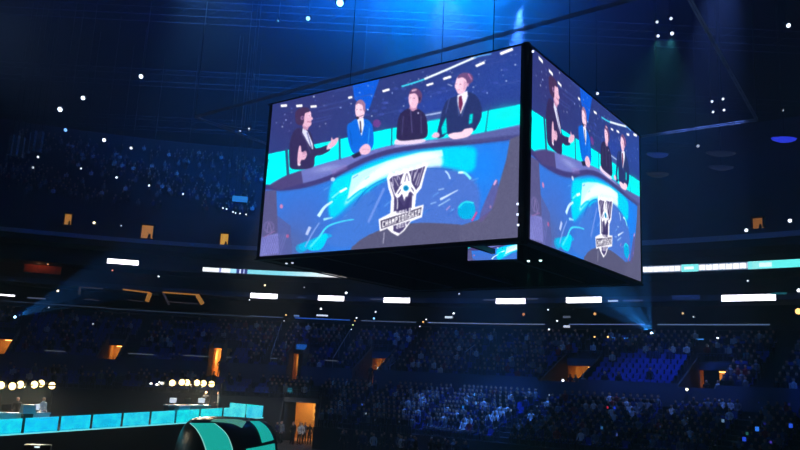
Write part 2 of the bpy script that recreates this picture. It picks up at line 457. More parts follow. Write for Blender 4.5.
    for k in range(9): ell(300+k*3.2, 247-k*1.5, 5, 4.5-k*.3, (0, 196, 240), .5)
    blob([(307, 248), (312, 240), (322, 233), (326, 234), (324, 242), (318, 249)], (0, 208, 244), .95)
    stroke([(309, 246), (318, 236), (326, 226), (340, 221), (352, 219)], 2.2, (70, 225, 250), 1, .9)
    stroke([(304, 246), (311, 233), (318, 222)], 1.3, (140, 170, 235), .8)
    stroke([(317, 216), (323, 207), (331, 201)], 3.4, (200, 240, 255), 1, 1.6); stroke([(322, 219), (331, 217)], 2.4, (150, 225, 250), 1, 1)
    stroke([(305.5, 234), (309, 226)], 2.8, (190, 205, 245), .9); stroke([(330, 198), (340, 190)], 1.4, (120, 240, 250))
    stroke([(338, 192), (345, 188)], 2.2, (240, 255, 250)); ell(331, 179.5, 2.2, 2, (190, 210, 240), .9, -.6)
    ell(281, 206, 1.6, 2.2, (205, 130, 180), .9); ell(287, 235, 1.4, 1.8, (190, 90, 140), .8)
    blob([(456, 214), (458, 204), (467, 201), (473, 206), (472, 217), (462, 219)], (0, 172, 222), .9); stroke([(456, 208), (463, 202), (472, 203)], 1.6, (50, 225, 240), .9)
    stroke([(438, 199.5), (456, 190)], 2.2, (215, 235, 255), 1, .7); stroke([(436, 206), (448, 199)], 1, (180, 220, 250), .9); stroke([(428, 204), (434, 202)], .9, (160, 200, 250))
    stroke([(443, 171), (446, 174), (448, 179)], 1.5, (190, 225, 255)); stroke([(456, 172.5), (463, 173), (469, 179)], 2.4, (130, 240, 245)); ell(459, 172.6, 2.6, 1.2, (225, 250, 250))
    stroke([(436, 190), (442, 188.5)], 1, (190, 220, 250), .8); stroke([(444, 210), (448, 206)], 1.2, (190, 150, 210), .8)
    stroke([(470, 221), (475, 212)], 1.6, (230, 60, 130), .9); stroke([(492.5, 185), (495, 180)], 1.8, (225, 170, 215)); ell(489, 207, .8, 1.6, (200, 140, 180), .7)
    stroke([(382, 232), (381, 243)], .8, (190, 190, 215), .8)
    # faint lattice and badge at the left corner
    fill([(262, 236), (278, 232), (279, 252), (260.5, 254.5)], (118, 122, 196), .9)
    for k in range(9): stroke([(262+k*2.2, 235), (262+k*2.2+7, 254)], .5, (90, 88, 160), .8); stroke([(262+k*2.2, 254), (262+k*2.2+7, 233)], .4, (150, 150, 215), .6)
    ell(269, 226, 5.4, 6, (112, 104, 160), .7); ell(269, 226, 3.8, 4.4, (84, 84, 132), 1); stroke([(267, 232), (269, 222), (272, 232)], .9, (130, 115, 170), .9); stroke([(264, 236), (275, 230)], .8, (150, 110, 170), .8)
    # trophy crest
    WH, GR = (245, 245, 252), (72, 64, 112)
    ol = [(384.5, 178), (388, 172), (392, 174), (394, 170.5), (398, 172), (402, 168.5), (406, 169.5), (409, 167), (412, 169.5), (416, 164), (418, 167), (421, 162), (426, 163), (422, 176), (419, 188), (414, 194), (412.5, 207), (421.5, 204.5),
          (419.6, 217), (409, 221), (402, 230.5), (395.5, 235.5), (389, 232), (385, 228), (377.6, 231), (376.4, 219), (388, 213), (389, 197), (386, 188)]
    fill(ol, WH)
    fill([(386.8, 180), (390, 176.5), (398, 175), (404, 172), (416, 169), (423, 166), (417, 186), (411.5, 193), (410, 207.5), (391, 211.5), (391.5, 196), (388.5, 187)], GR)
    for a, b in (((390, 176), (391, 186)), ((395, 174), (395, 180)), ((416, 168), (412, 178)), ((421, 166), (415, 186)), ((410, 170), (409, 176)), ((387, 180), (393, 196))): stroke([a, b], .8, (200, 196, 225), .9)
    blob([(404.5, 169.5), (408.4, 176), (409.4, 183), (414, 191), (411.5, 194.5), (407.5, 191.5), (404.5, 197), (401, 193), (396, 197.5), (392.8, 195), (397, 187), (399.8, 177)], WH)
    stroke([(402.4, 182), (404.4, 173.5), (406.6, 181)], .9, (110, 104, 140)); stroke([(395.5, 194), (398.5, 189.5)], 1, GR); stroke([(409, 187.5), (411.5, 191.5)], 1, GR); stroke([(399.5, 184), (394, 189)], .8, GR); stroke([(389, 182), (392, 192), (395, 199), (395, 209)], .7, WH)
    for a, b in (((392, 178), (396, 186)), ((396, 176), (398, 180)), ((413, 172), (411, 181)), ((417, 173), (413, 185))): stroke([a, b], .7, WH, .8)
    ell(403.6, 188.2, 3, 3, (90, 190, 215)); ell(403.6, 188.2, 2.3, 2.3, (0, 125, 185))
    blob([(396, 200), (399, 202), (402, 206), (405, 199), (408.5, 197), (406.5, 205), (408.5, 210), (394, 213), (396.5, 207)], (56, 48, 96)); fill([(399.6, 193), (404.6, 192), (402, 201)], WH)
    stroke([(391.3, 197), (391, 211)], 1, WH); stroke([(410.4, 195), (410, 208)], 1, WH)
    fill([(378.2, 220.5), (419.4, 207), (418, 215), (379, 228.6)], (66, 58, 90)); fill([(391, 225.5), (408, 220.5), (401, 229.5), (397, 233), (391, 230.5)], GR)
    def text(t, a, b, h, col):
        (ax, ay), (bx, by) = a, b; n = len(t)*4-1
        for i, ch in enumerate(t):
            g = FONT[ch]
            for r_ in range(5):
                for c_ in range(3):
                    if g[r_*3+c_] == '1':
                        x = (i*4+c_)/n; x2 = (i*4+c_+1.05)/n; y = r_/5*h; y2 = (r_+1.05)/5*h
                        f = lambda t_, v: (ax+(bx-ax)*t_, ay+(by-ay)*t_+v)
                        fill([f(x, y), f(x2, y), f(x2, y2), f(x, y2)], col)
    text('WORLD', (393.5, 211.8), (409, 207.4), 4, (240, 238, 248))
    text('CHAMPIONSHIP', (380, 221.4), (418, 208.8), 5.8, (250, 250, 255))
    text('2016', (394, 224.8), (404.6, 221.8), 3.8, (230, 228, 240))
    # hosts
    SK, SH_ = (226, 178, 206), (190, 140, 176)
    def c1(*p): return [(256+x/4.09, 90+y/4.09) for x, y in p]
    def c2(*p): return [(330+x/4.09, 60+y/4.09) for x, y in p]
    def c3(*p): return [(420+x/4.095, 40+y/4.095) for x, y in p]
    # 1: dark suit, turned right, hand raised
    blob(c1((165, 160), (142, 190), (132, 240), (133, 290), (145, 325), (225, 318), (236, 275), (262, 268), (296, 248), (288, 228), (250, 240), (234, 236), (222, 190), (208, 170)), (50, 42, 88))
    fill(c1((186, 160), (205, 172), (226, 222), (228, 248), (214, 232), (184, 178)), (214, 216, 240)); stroke(c1((203, 176), (222, 240)), .9, (92, 96, 160))
    stroke(c1((178, 178), (200, 215), (218, 262)), .7, (84, 74, 128), .9)
    fill(c1((180, 140), (214, 146), (206, 168), (190, 166)), SH_)
    blob(c1((184, 100), (206, 88), (218, 96), (220, 112), (227, 122), (220, 130), (220, 146), (206, 156), (188, 148), (180, 124)), SK)
    blob(c1((156, 116), (158, 94), (178, 78), (204, 78), (214, 86), (212, 94), (196, 100), (192, 116), (190, 138), (180, 150), (160, 140)), (66, 46, 86))
    ell(256+184/4.09, 90+119/4.09, 1.7, 2, (150, 110, 160)); ell(256+185/4.09, 90+119/4.09, .7, .9, (50, 40, 80)); stroke(c1((222, 136), (204, 134)), .6, (150, 80, 110)); ell(256+211/4.09, 90+110/4.09, .7, .4, (70, 50, 90))
    blob(c1((166, 306), (166, 270), (172, 234), (179, 234), (182, 256), (198, 252), (203, 268), (194, 286), (180, 290), (174, 312)), SK)
    for yy in (258, 266, 274): stroke(c1((186, yy), (203, yy-3)), .45, (130, 90, 130))
    stroke(c1((166, 306), (178, 308)), 1.4, (220, 222, 245)); stroke(c1((184, 262), (202, 260)), .5, SH_); stroke(c1((184, 274), (202, 272)), .5, SH_)
    blob(c1((282, 246), (286, 228), (298, 214), (302, 196), (308, 206), (322, 198), (330, 202), (320, 224), (300, 240)), SK); stroke(c1((288, 232), (296, 244)), 1, (220, 225, 245))
    # 2: bright blue jacket
    blob(c2((62, 272), (80, 256), (98, 244), (136, 244), (160, 262), (168, 300), (168, 350), (146, 376), (92, 384), (74, 360), (64, 320)), (14, 100, 214))
    stroke(c2((72, 290), (82, 350)), .8, (10, 70, 170), .8); stroke(c2((152, 280), (146, 350)), .8, (60, 170, 240), .7)
    fill(c2((100, 236), (128, 240), (130, 268), (120, 314), (108, 272)), (232, 236, 250)); stroke(c2((114, 252), (118, 300)), 1.3, (48, 40, 70))
    blob(c2((94, 196), (100, 178), (118, 174), (132, 190), (132, 220), (124, 240), (108, 244), (96, 226)), (238, 200, 222))
    blob(c2((96, 188), (104, 170), (120, 166), (134, 182), (134, 216), (126, 206), (124, 190), (108, 182)), (150, 112, 148))
    stroke(c2((98, 206), (106, 206)), .6, (110, 80, 120)); stroke(c2((112, 206), (120, 207)), .6, (110, 80, 120)); ell(330+104/4.09, 60+240/4.09, 1.4, 1.3, (30, 24, 44)); stroke(c2((104, 238), (128, 228)), .5, (60, 50, 80))
    blob(c2((110, 372), (126, 350), (146, 346), (158, 364), (148, 384), (122, 388)), (232, 186, 212)); stroke(c2((122, 366), (150, 368)), .5, SH_); fill(c2((78, 392), (112, 376), (118, 392), (90, 404)), (36, 34, 66))
    # 3: black shirt
    blob(c2((262, 300), (272, 232), (300, 204), (324, 198), (360, 206), (384, 236), (390, 300), (372, 322), (300, 332), (266, 326)), (44, 38, 80))
    stroke(c2((320, 206), (326, 300)), .7, (92, 86, 140)); stroke(c2((290, 230), (284, 310)), .6, (84, 80, 134)); stroke(c2((362, 226), (364, 300)), .6, (84, 80, 134)); ell(330+351/4.09, 60+218/4.09, .9, .9, (190, 190, 230))
    fill(c2((318, 186), (346, 186), (346, 202), (328, 212), (314, 200)), SH_)
    blob(c2((312, 150), (320, 136), (342, 134), (352, 150), (350, 178), (338, 198), (322, 196), (313, 178)), (234, 188, 214))
    blob(c2((314, 140), (326, 118), (348, 118), (366, 140), (362, 172), (352, 178), (350, 154), (338, 138)), (96, 66, 110)); stroke(c2((324, 128), (344, 122)), 1.6, (210, 170, 200))
    stroke(c2((316, 156), (324, 156)), .6, (100, 70, 110)); stroke(c2((330, 157), (338, 158)), .6, (100, 70, 110)); ell(330+356/4.09, 60+160/4.09, 1, 1.8, (44, 36, 70))
    blob(c2((254, 336), (262, 326), (290, 332), (372, 324), (378, 334), (340, 344), (262, 348)), (226, 206, 234))
    # 4: navy suit with maroon tie
    blob(c3((60, 398), (72, 330), (92, 262), (112, 240), (150, 226), (186, 212), (222, 226), (242, 260), (246, 310), (228, 352), (206, 374), (120, 388), (100, 384), (84, 398)), (38, 50, 104))
    fill(c3((98, 316), (102, 380), (82, 388), (78, 360)), (0, 214, 216)); fill(c3((196, 304), (210, 300), (206, 340), (192, 344)), (0, 205, 210))
    fill(c3((145, 226), (186, 206), (188, 232), (168, 280), (158, 304), (146, 262)), (234, 232, 248)); fill(c3((150, 232), (162, 226), (168, 260), (158, 296), (150, 270)), (112, 40, 84))
    stroke(c3((142, 236), (152, 310)), .7, (80, 96, 160)); stroke(c3((190, 226), (162, 312)), .7, (80, 96, 160)); stroke(c3((112, 240), (96, 300)), .6, (74, 90, 160))
    blob(c3((138, 170), (146, 150), (170, 144), (184, 160), (184, 190), (172, 214), (150, 220), (140, 204), (134, 190)), (240, 196, 220))
    blob(c3((146, 156), (156, 138), (184, 132), (206, 142), (210, 164), (196, 178), (186, 186), (182, 164), (166, 152)), (106, 74, 122)); stroke(c3((190, 136), (204, 160)), 1.2, (210, 130, 190), .8)
    stroke(c3((138, 180), (146, 179)), .6, (100, 70, 110)); stroke(c3((154, 180), (162, 181)), .6, (100, 70, 110)); stroke(c3((143, 203), (154, 204)), .6, (180, 90, 120)); ell(420+188/4.095, 40+182/4.095, 1, 1.8, (200, 150, 190)); stroke(c3((104, 180), (124, 188)), .9, (220, 225, 250), .7)
    blob(c3((106, 390), (128, 380), (160, 376), (176, 364), (206, 360), (208, 376), (186, 396), (130, 406)), (240, 206, 226)); blob(c3((38, 396), (50, 380), (66, 380), (70, 394), (54, 402)), (226, 184, 212))
    # highlights and one shaded cheek painted on the hosts' faces
    fill(c1((205, 100), (218, 98), (219, 112), (206, 120)), (245, 205, 228), .5); fill(c2((104, 184), (112, 182), (110, 226), (100, 222)), (255, 225, 240), .5)
    fill(c2((318, 146), (328, 142), (324, 186), (316, 178)), (252, 215, 235), .5); fill(c3((140, 166), (152, 158), (150, 206), (138, 200)), (255, 220, 240), .5); fill(c3((170, 166), (184, 170), (182, 196), (168, 210)), (186, 136, 172), .5)
    blur(0, 1, 1)
    img += np.random.RandomState(3).normal(0, 5, (H_//2, W_//2, 1)).repeat(2, 0).repeat(2, 1)
    img = img.reshape(PH, S, PW, S, 3).mean((1, 3))
    k = img.copy(); k[1:-1, 1:-1] = .5*img[1:-1, 1:-1]+.125*(img[:-2, 1:-1]+img[2:, 1:-1]+img[1:-1, :-2]+img[1:-1, 2:])
    return np.clip(k/255, 0, 1)
def s2l(a): return np.where(a <= .04045, a/12.92, ((a+.055)/1.055)**2.4)
PIC = s2l(picture())

def emat(name, strength, attr=True, sample=True):
    m = bpy.data.materials.new(name); m.use_nodes = True
    nt = m.node_tree; nt.nodes.clear()
    o = nt.nodes.new('ShaderNodeOutputMaterial'); e = nt.nodes.new('ShaderNodeEmission'); a = nt.nodes.new('ShaderNodeVertexColor'); a.layer_name = 'pixels'
    e.inputs[1].default_value = strength
    nt.links.new(a.outputs[0], e.inputs[0]); nt.links.new(e.outputs[0], o.inputs['Surface'])
    m.cycles.emission_sampling = 'FRONT' if sample else 'NONE'
    return m
M_led = emat('led_screen_picture', 1.35)
M_led2 = emat('led_ribbon_picture', 1.6, sample=False)
def grid_screen(name, fn, pic, m, parent=None):
    """fn(u,v) with u,v in 0..1 arrays -> (N,3) points; one LED pixel field as one mesh"""
    h, w_ = pic.shape[:2]
    V, U_ = np.mgrid[0:h, 0:w_]
    co = fn((U_/(w_-1)).ravel(), (V/(h-1)).ravel())
    idx = (np.arange(h-1)[:, None]*w_+np.arange(w_-1)[None]).ravel()
    fs = np.stack([idx, idx+w_, idx+w_+1, idx+1], 1)
    me = bpy.data.meshes.new(name)
    me.vertices.add(len(co)); me.vertices.foreach_set('co', co.astype(np.float32).ravel())
    me.loops.add(fs.size); me.loops.foreach_set('vertex_index', fs.ravel().astype(np.int32))
    me.polygons.add(len(fs)); me.polygons.foreach_set('loop_start', (np.arange(len(fs))*4).astype(np.int32))
    me.update(calc_edges=True)
    at = me.color_attributes.new('pixels', 'FLOAT_COLOR', 'POINT')
    c = np.ones((h*w_, 4), np.float32); c[:, :3] = pic.reshape(-1, 3)
    at.data.foreach_set('color', c.ravel())
    me.materials.append(m)
    return link(name, me, parent)

# ------------------------------------------------------------------ scoreboard cube
YAW = .6367
CD1 = Vector((-math.cos(YAW), math.sin(YAW), 0)); CD2 = Vector((math.sin(YAW), math.cos(YAW), 0))
def scoreboard():
    N = Vector((4.516, 27, 11.176))
    H, W1, W2, G1, G2 = 7.5, 13.42, 12.17, .263, .461
    root = empty('video_scoreboard', N+CD1*6.8+CD2*6.3)
    tag(root, 'huge hanging video cube showing four hosts at a curved desk', 'scoreboard')
    inv = Matrix.Translation(-Vector(root.location))
    def L(p): return inv @ Vector(p)
    LW, LD = W1+G1+.3, W2+G2+.3
    # housing: hollow body behind the screens
    mb = MB()
    def slab(o, d, ln, z0, z1, th, inward):
        a = o; b = o+d*ln
        mb.prism([L(a+Vector((0, 0, z0-o.z))), L(b+Vector((0, 0, z0-o.z))), L(b+Vector((0, 0, z1-o.z))), L(a+Vector((0, 0, z1-o.z)))], inward*th)
    zb, zt = N.z-.1, N.z+H+.03
    A = N+CD1*.03+CD2*.06
    slab(A, CD1, LW-.05, zb, zt, .5, CD2)
    slab(A, CD2, LD-.05, zb, zt, .5, CD1)
    slab(A+CD2*(LD-.5), CD1, LW-.05, zb, zt, .45, CD2)
    slab(A+CD1*(LW-.5), CD2, LD-.05, zb, zt, .45, CD1)
    mb.build('housing', M_black, root)
    mb = MB()
    for o, d, ln, inw in ((A, CD1, LW, CD2), (A, CD2, LD, CD1), (A+CD2*LD, CD1, LW, CD2), (A+CD1*LW, CD2, LD, CD1)):
        for z0 in (zb-.06, zt):
            mb = MB(); mb.prism([L(o-inw*.06+Vector((0, 0, z0-o.z))), L(o-inw*.06+d*ln+Vector((0, 0, z0-o.z))), L(o-inw*.06+d*ln+Vector((0, 0, z0+.05-o.z))), L(o-inw*.06+Vector((0, 0, z0+.05-o.z)))], inw*.12)
            mb.build('edge_frame', mat('dark_frame', (26, 30, 44), .5), root)
    # corner post between the two faces in view
    mb = MB(); mb.tube([L(N+CD1*.1+CD2*.13+Vector((0, 0, -.25))), L(N+CD1*.1+CD2*.13+Vector((0, 0, H+.1)))], .16, 10)
    mb.build('corner_post', M_black, root)
    def fn(o, d, wd):
        def f(u, v):
            o_ = np.array(L(o)); return o_+np.outer(u*wd, np.array(d))+np.outer((1-v)*H, np.array((0, 0, 1.)))
        return f
    # left face: the picture's left is the far end of CD1
    s1 = grid_screen('screen', fn(N+CD1*(G1+W1), -CD1, W1), PIC, M_led, root)
    s2 = grid_screen('screen', fn(N+CD2*G2, CD2, W2), PIC, M_led, root)
    tag(s1, 'wide left face of the cube, hosts and crest desk'); tag(s2, 'right face of the cube seen at a steep angle')
    # small display hanging under the cube
    a, b = aty(468, 247.6, 33), aty(517, 244.4, 29.6)
    up = Vector((0, 0, .58)); sub = PIC[150:230, 10:250]
    o_ = np.array(L(a)); dd = np.array(b-a)
    small = grid_screen('lower_screen', lambda u, v: o_+np.outer(u, dd)-np.outer(v, np.array(up)), sub, M_led, root)
    n = (b-a).cross(Vector((0, 0, 1))).normalized()
    mb = MB(); mb.prism([L(a-n*.04+Vector((0, 0, .05))), L(b-n*.04+Vector((0, 0, .05))), L(b-n*.04-up-Vector((0, 0, .05))), L(a-n*.04-up-Vector((0, 0, .05)))], -n*.25)
    mb.build('lower_screen_case', M_black, root)
    mb = MB()
    for t in (.15, .85):
        p = a.lerp(b, t)-n*.16; mb.tube([L(p), L(p+Vector((0, 0, 1.2)))], .05)
    mb.build('bracket', M_black, root)
    # small indicator lamps on the corner and the lower edges
    lampm = mat('small_white_lamp', (210, 225, 255), emit=2.)
    for x, y in ((517.5, 204), (517.5, 214.5), (533, 51.5), (518, 225)):
        p = aty(x, y, 26.75); mb = MB(); mb.box(L(p), (.07, .05, .07)); mb.build('indicator_lamp', lampm, root)
    # suspension
    C0 = N+CD1*6.8+CD2*6.3
    for sx in (-4, 4):
        for sy in (-4, 4):
            p = C0+CD1*sx+CD2*sy; mb = MB(); mb.tube([L(p+Vector((0, 0, H-1.0))), L(Vector((p.x, p.y, 40)))], .02, 5)
            mb.build('suspension_cable', M_black, root)
    mb = MB()
    for k in (-4, 0, 4):
        for z in (zb+.1, zt-.3):
            c = C0.copy(); c.z = z
            mb = MB(); mb.prism([L(c+CD1*k-CD2*6.2), L(c+CD1*(k+.2)-CD2*6.2), L(c+CD1*(k+.2)+CD2*6.2), L(c+CD1*k+CD2*6.2)], (0, 0, .2))
            mb.build('cross_beam', M_black, root)
    return root
scoreboard()

# ------------------------------------------------------------------ hanging square truss ring around the cube
def truss(mb, a, b, wd=.13, n=None):
    a, b = Vector(a), Vector(b); t = (b-a).normalized(); sd = t.cross(Vector((0, 0, 1))).normalized(); up = sd.cross(t)
    ch = [a+sd*x*wd+up*y*wd for x, y in ((-.5, -.5), (.5, -.5), (.5, .5), (-.5, .5))]
    for c in ch: mb.tube([c, c+(b-a)], .022 if wd < 1 else .03, 5)
    n = n or int((b-a).length/1.2)
    for i in range(n):
        p, q = (b-a)*(i/n), (b-a)*((i+1)/n)
        for k in range(4):
            mb.tube([ch[k]+p, ch[(k+1) % 4]+q], .015, 3)
def ring_truss():
    z = 24
    L_, R_ = atz(195, 117, z), atz(757, 120, z)
    F_ = L_+CD2*((R_-L_).dot(CD2)); Nn = atz(682, -14, z)
    root = empty('truss_ring', (L_+R_)/2)
    tag(root, 'thin square lighting truss hung around the video cube', 'truss')
    q = Matrix.Translation(-Vector(root.location))
    for a, b in ((L_, F_), (F_, R_), (R_, Nn), (Nn, L_)):
        mb = MB(); truss(mb, q @ a, q @ b); mb.build('truss_side', mat('pale_truss', (165, 170, 180), .6, .1), root)
    for p in (L_, R_, F_, Nn):
        mb = MB(); mb.tube([q @ p, q @ Vector((p.x, p.y, 40))], .03, 4); mb.build('hanging_cable', M_black, root)
ring_truss()
def cable_tag():
    a, b = atz(195, 118, 24), atz(262, 131, 22.8)
    mb = MB(); mb.tube([a, (a+b)/2-Vector((0, 0, .15)), b], .04, 5)
    tag(mb.build('cable_bundle', mat('pale_truss')), 'pale cable running from the left truss corner towards the cube', 'cable')
cable_tag()
def roof_trusses():
    k = 0
    for y in (30, 46, 62, 78, 94):
        mb = MB(); truss(mb, (-70, y, 36.5), (60, y, 36.5), 1.4, 50)
        struct(mb.build('ceiling_truss', mat('roof_truss_paint', (70, 78, 96), .6)))
roof_trusses()

# ------------------------------------------------------------------ placing things on the far stands
def on_wall(x, y, u=.4):
    z = 12.
    for _ in range(6):
        s = s_at(x, z, u); p = P(s, u, z); k = (p-CAM).dot(_F)/F_PX
        z += (proj(p)[1]-y)*k
    return s, z
def zA(u): return TA-.44*int(min(max(u, 0), 9.49)/.95)
def zB(u): return TB-RB_*int(min(max(u-10.8, 0), 9.49)/.95)
def sort_key(p): return (Vector(p)-CAM).length

# ------------------------------------------------------------------ arena seats
M_seat = mat('blue_seat_plastic', (44, 66, 160), .3)
M_seatm = mat('seat_bracket', (70, 74, 84), .5, .4)
def seat_mb():
    m = MB()
    m.box((0, -.02, .43), (.46, .44, .06)); m.box((0, -.235, .42), (.44, .05, .05))
    Mb = Matrix.Translation((0, .22, .66)) @ Matrix.Rotation(math.radians(-10), 4, 'X')
    m.box((0, 0, 0), (.46, .05, .44), M=Mb, taper=.88)
    m.cur = 1
    for sx in (-.26, .26):
        m.box((sx, 0, .62), (.05, .36, .035)); m.box((sx, .08, .32), (.04, .1, .6))
    return m
seat_me = seat_mb().mesh('arena_seat', [M_seat, M_seatm])

# ------------------------------------------------------------------ people
SKIN = mat('skin', (196, 150, 124), .6); HAIR = mat('dark_hair', (34, 26, 22), .6); TROU = mat('dark_trousers', (28, 32, 46), .8)
TOPS = {'black': (22, 24, 30), 'grey': (110, 116, 128), 'white': (205, 210, 218), 'navy': (30, 44, 92), 'red': (140, 36, 40)}
TOPM = {k: mat(k+'_cloth', v, .8) for k, v in TOPS.items()}
def skin_person(name, pose, top):
    """one continuous body grown over a joint skeleton"""
    if pose == 'seated':
        J = [((0, .02, .52), .15), ((0, .06, .78), .15), ((0, .05, 1.02), .16), ((0, .03, 1.16), .055), ((0, .0, 1.24), .085), ((0, -.01, 1.34), .1), ((0, 0, 1.42), .06)]
        ch = [(2, [((.19, .04, 1.04), .065), ((.24, -.02, .8), .048), ((.15, -.24, .66), .036), ((.1, -.34, .66), .04)]),
              (2, [((-.19, .04, 1.04), .065), ((-.24, -.02, .8), .048), ((-.15, -.24, .66), .036), ((-.1, -.34, .66), .04)]),
              (0, [((.11, -.12, .53), .085), ((.12, -.44, .52), .065), ((.12, -.46, .12), .042), ((.12, -.56, .04), .04)]),
              (0, [((-.11, -.12, .53), .085), ((-.12, -.44, .52), .065), ((-.12, -.46, .12), .042), ((-.12, -.56, .04), .04)])]
        neck, hip = 1.19, .62
    else:
        J = [((0, 0, .95), .15), ((0, .01, 1.15), .13), ((0, 0, 1.4), .16), ((0, 0, 1.53), .055), ((0, -.02, 1.6), .085), ((0, -.02, 1.7), .1), ((0, 0, 1.77), .06)]
        ch = [(2, [((.19, 0, 1.42), .065), ((.24, .02, 1.15), .048), ((.22, -.1, .93), .036), ((.21, -.14, .82), .04)]),
              (2, [((-.19, 0, 1.42), .065), ((-.25, 0, 1.16), .048), ((-.18, -.2, 1.02), .036), ((-.12, -.28, 1.05), .04)]),
              (0, [((.1, 0, .85), .09), ((.11, -.01, .48), .065), ((.12, .02, .1), .042), ((.13, -.12, .04), .04)]),
              (0, [((-.1, 0, .85), .09), ((-.12, .03, .48), .065), ((-.14, .05, .1), .042), ((-.15, -.08, .04), .04)])]
        neck, hip = 1.55, .93
    vs = [j[0] for j in J]; rs = [j[1] for j in J]; es = [(i, i+1) for i in range(len(J)-1)]
    for root, c in ch:
        prev = root
        for p, r in c:
            vs.append(p); rs.append(r); es.append((prev, len(vs)-1)); prev = len(vs)-1
    me = bpy.data.meshes.new(name+'_tmp'); me.from_pydata(vs, es, [])
    o = bpy.data.objects.new(name+'_tmp', me); COL.objects.link(o)
    md = o.modifiers.new('Skin', 'SKIN'); md.use_smooth_shade = True
    for i, v in enumerate(me.skin_vertices[0].data): v.radius = (rs[i], rs[i]*(.72 if i in (0, 1, 2) else 1)); v.use_root = i == 0
    sb = o.modifiers.new('Sub', 'SUBSURF'); sb.levels = 1
    dg = bpy.context.evaluated_depsgraph_get(); out = bpy.data.meshes.new_from_object(o.evaluated_get(dg))
    bpy.data.objects.remove(o); bpy.data.meshes.remove(me)
    out.name = name; out.materials.clear()
    for m in (TOPM[top], SKIN, HAIR, TROU): out.materials.append(m)
    mi = []
    hands = [Vector(c[-1][0]) for _, c in ch[:2]]
    for f in out.polygons:
        c = f.center
        if c.z > neck: k = 2 if (c.z > neck+.19 or (c.y > .02 and c.z > neck+.05)) else 1
        elif min((c-h).length for h in hands) < .085: k = 1
        elif c.z < hip and abs(c.x) < .2: k = 3
        else: k = 0
        mi.append(k)
    out.polygons.foreach_set('material_index', mi)
    return out
PM = {(pz, t): skin_person('person', pz, t) for pz in ('seated', 'standing') for t in TOPS}
def low_person(top, lift=0.):
    m = MB()
    m.cur = 0; m.lathe([(.14, .5), (.17, .75), (.2, 1.0), (.07, 1.14)], 6)
    for sx in (-1, 1): m.box((sx*.22, -.1, .85), (.08, .12, .4))
    m.cur = 1; m.lathe([(.05, 1.12), (.1, 1.22), (.1, 1.32), (.05, 1.4)], 6)
    m.cur = 2; m.lathe([(.108, 1.3), (.09, 1.4), (.03, 1.43)], 6, Matrix.Translation((0, .02, 0)))
    m.cur = 3
    for sx in (-1, 1): m.box((sx*.11, -.22, .5), (.14, .44, .13)); m.box((sx*.11, -.44, .24), (.11, .12, .46))
    return m
LOWP = {t: low_person(t) for t in TOPS}
class Bulk:
    """many far-off copies gathered into one object"""
    def __init__(s): s.co = []; s.f = []; s.mi = []; s.n = 0
    def add(s, mb, loc, rz, off=0):
        V = np.array(mb.v); c, q = math.cos(rz), math.sin(rz)
        s.co.append(np.stack([V[:, 0]*c-V[:, 1]*q+loc[0], V[:, 0]*q+V[:, 1]*c+loc[1], V[:, 2]+loc[2]], 1))
        s.f += [tuple(i+s.n for i in f) for f in mb.f]; s.mi += [k if k else off for k in mb.mi]; s.n += len(V)
    def build(s, name, mats):
        me = bpy.data.meshes.new(name); me.from_pydata(np.concatenate(s.co).tolist(), [], s.f)
        for m in mats: me.materials.append(m)
        me.polygons.foreach_set('material_index', s.mi)
        return link(name, me)
TOPK = list(TOPS)
def pick_top(r): return 'black' if r < .5 else 'navy' if r < .76 else 'grey' if r < .88 else 'white' if r < .96 else 'red'

AISLES = [s_at(px, 10.9) for px in (-60, 30, 150, 286, 355, 424, 505, 597, 708, 790, 850)]
def blocked(s, ports, pad=.45):
    return any(abs(s-a) < b+pad for a, b, *_ in ports)
rnd = random.Random(11)
S_LO, S_HI = s_at(-30, 8, 5), s_at(835, 8, 5)
seats, seated = [], []      # (distance, location, rz, row info)
for tier, rows in (('A', 10), ('B', 9)):
    for r in range(rows):
        u = (0 if tier == 'A' else 10.8)+.95*r+.5
        z = (zA if tier == 'A' else zB)(u)-.44*0
        z = TA-.44*r if tier == 'A' else TB-RB_*r
        s = S_LO
        while s < S_HI:
            s += .57*(1+.0*u)
            if min(abs(s-a) for a in AISLES) < .65: continue
            if tier == 'A' and r >= 4 and blocked(s, PORT_A): continue
            if tier == 'B' and r >= 3 and s < SB_+.4: continue
            p = P(s+rnd.uniform(-.03, .03), u, z); px, py = proj(p+Vector((0, 0, 1)))
            if px < -15 or px > 815 or py > 470: continue
            if tier == 'A':
                occ = .4 if px < 250 else .72
                if 588 < px < 700 and r >= 5: occ = .06
                if px < 250 and r > 7: occ = .2
            else: occ = .3 if px < 270 else .9
            rz = face_rz(s)+rnd.uniform(-.2, .2)
            o = rnd.random() < occ
            seats.append((sort_key(p), p, face_rz(s), o, tier, px, r))
            if o: seated.append((sort_key(p), p+frame(s)[2]*-.02, rz+rnd.uniform(-.3, .3), tier, px, r))
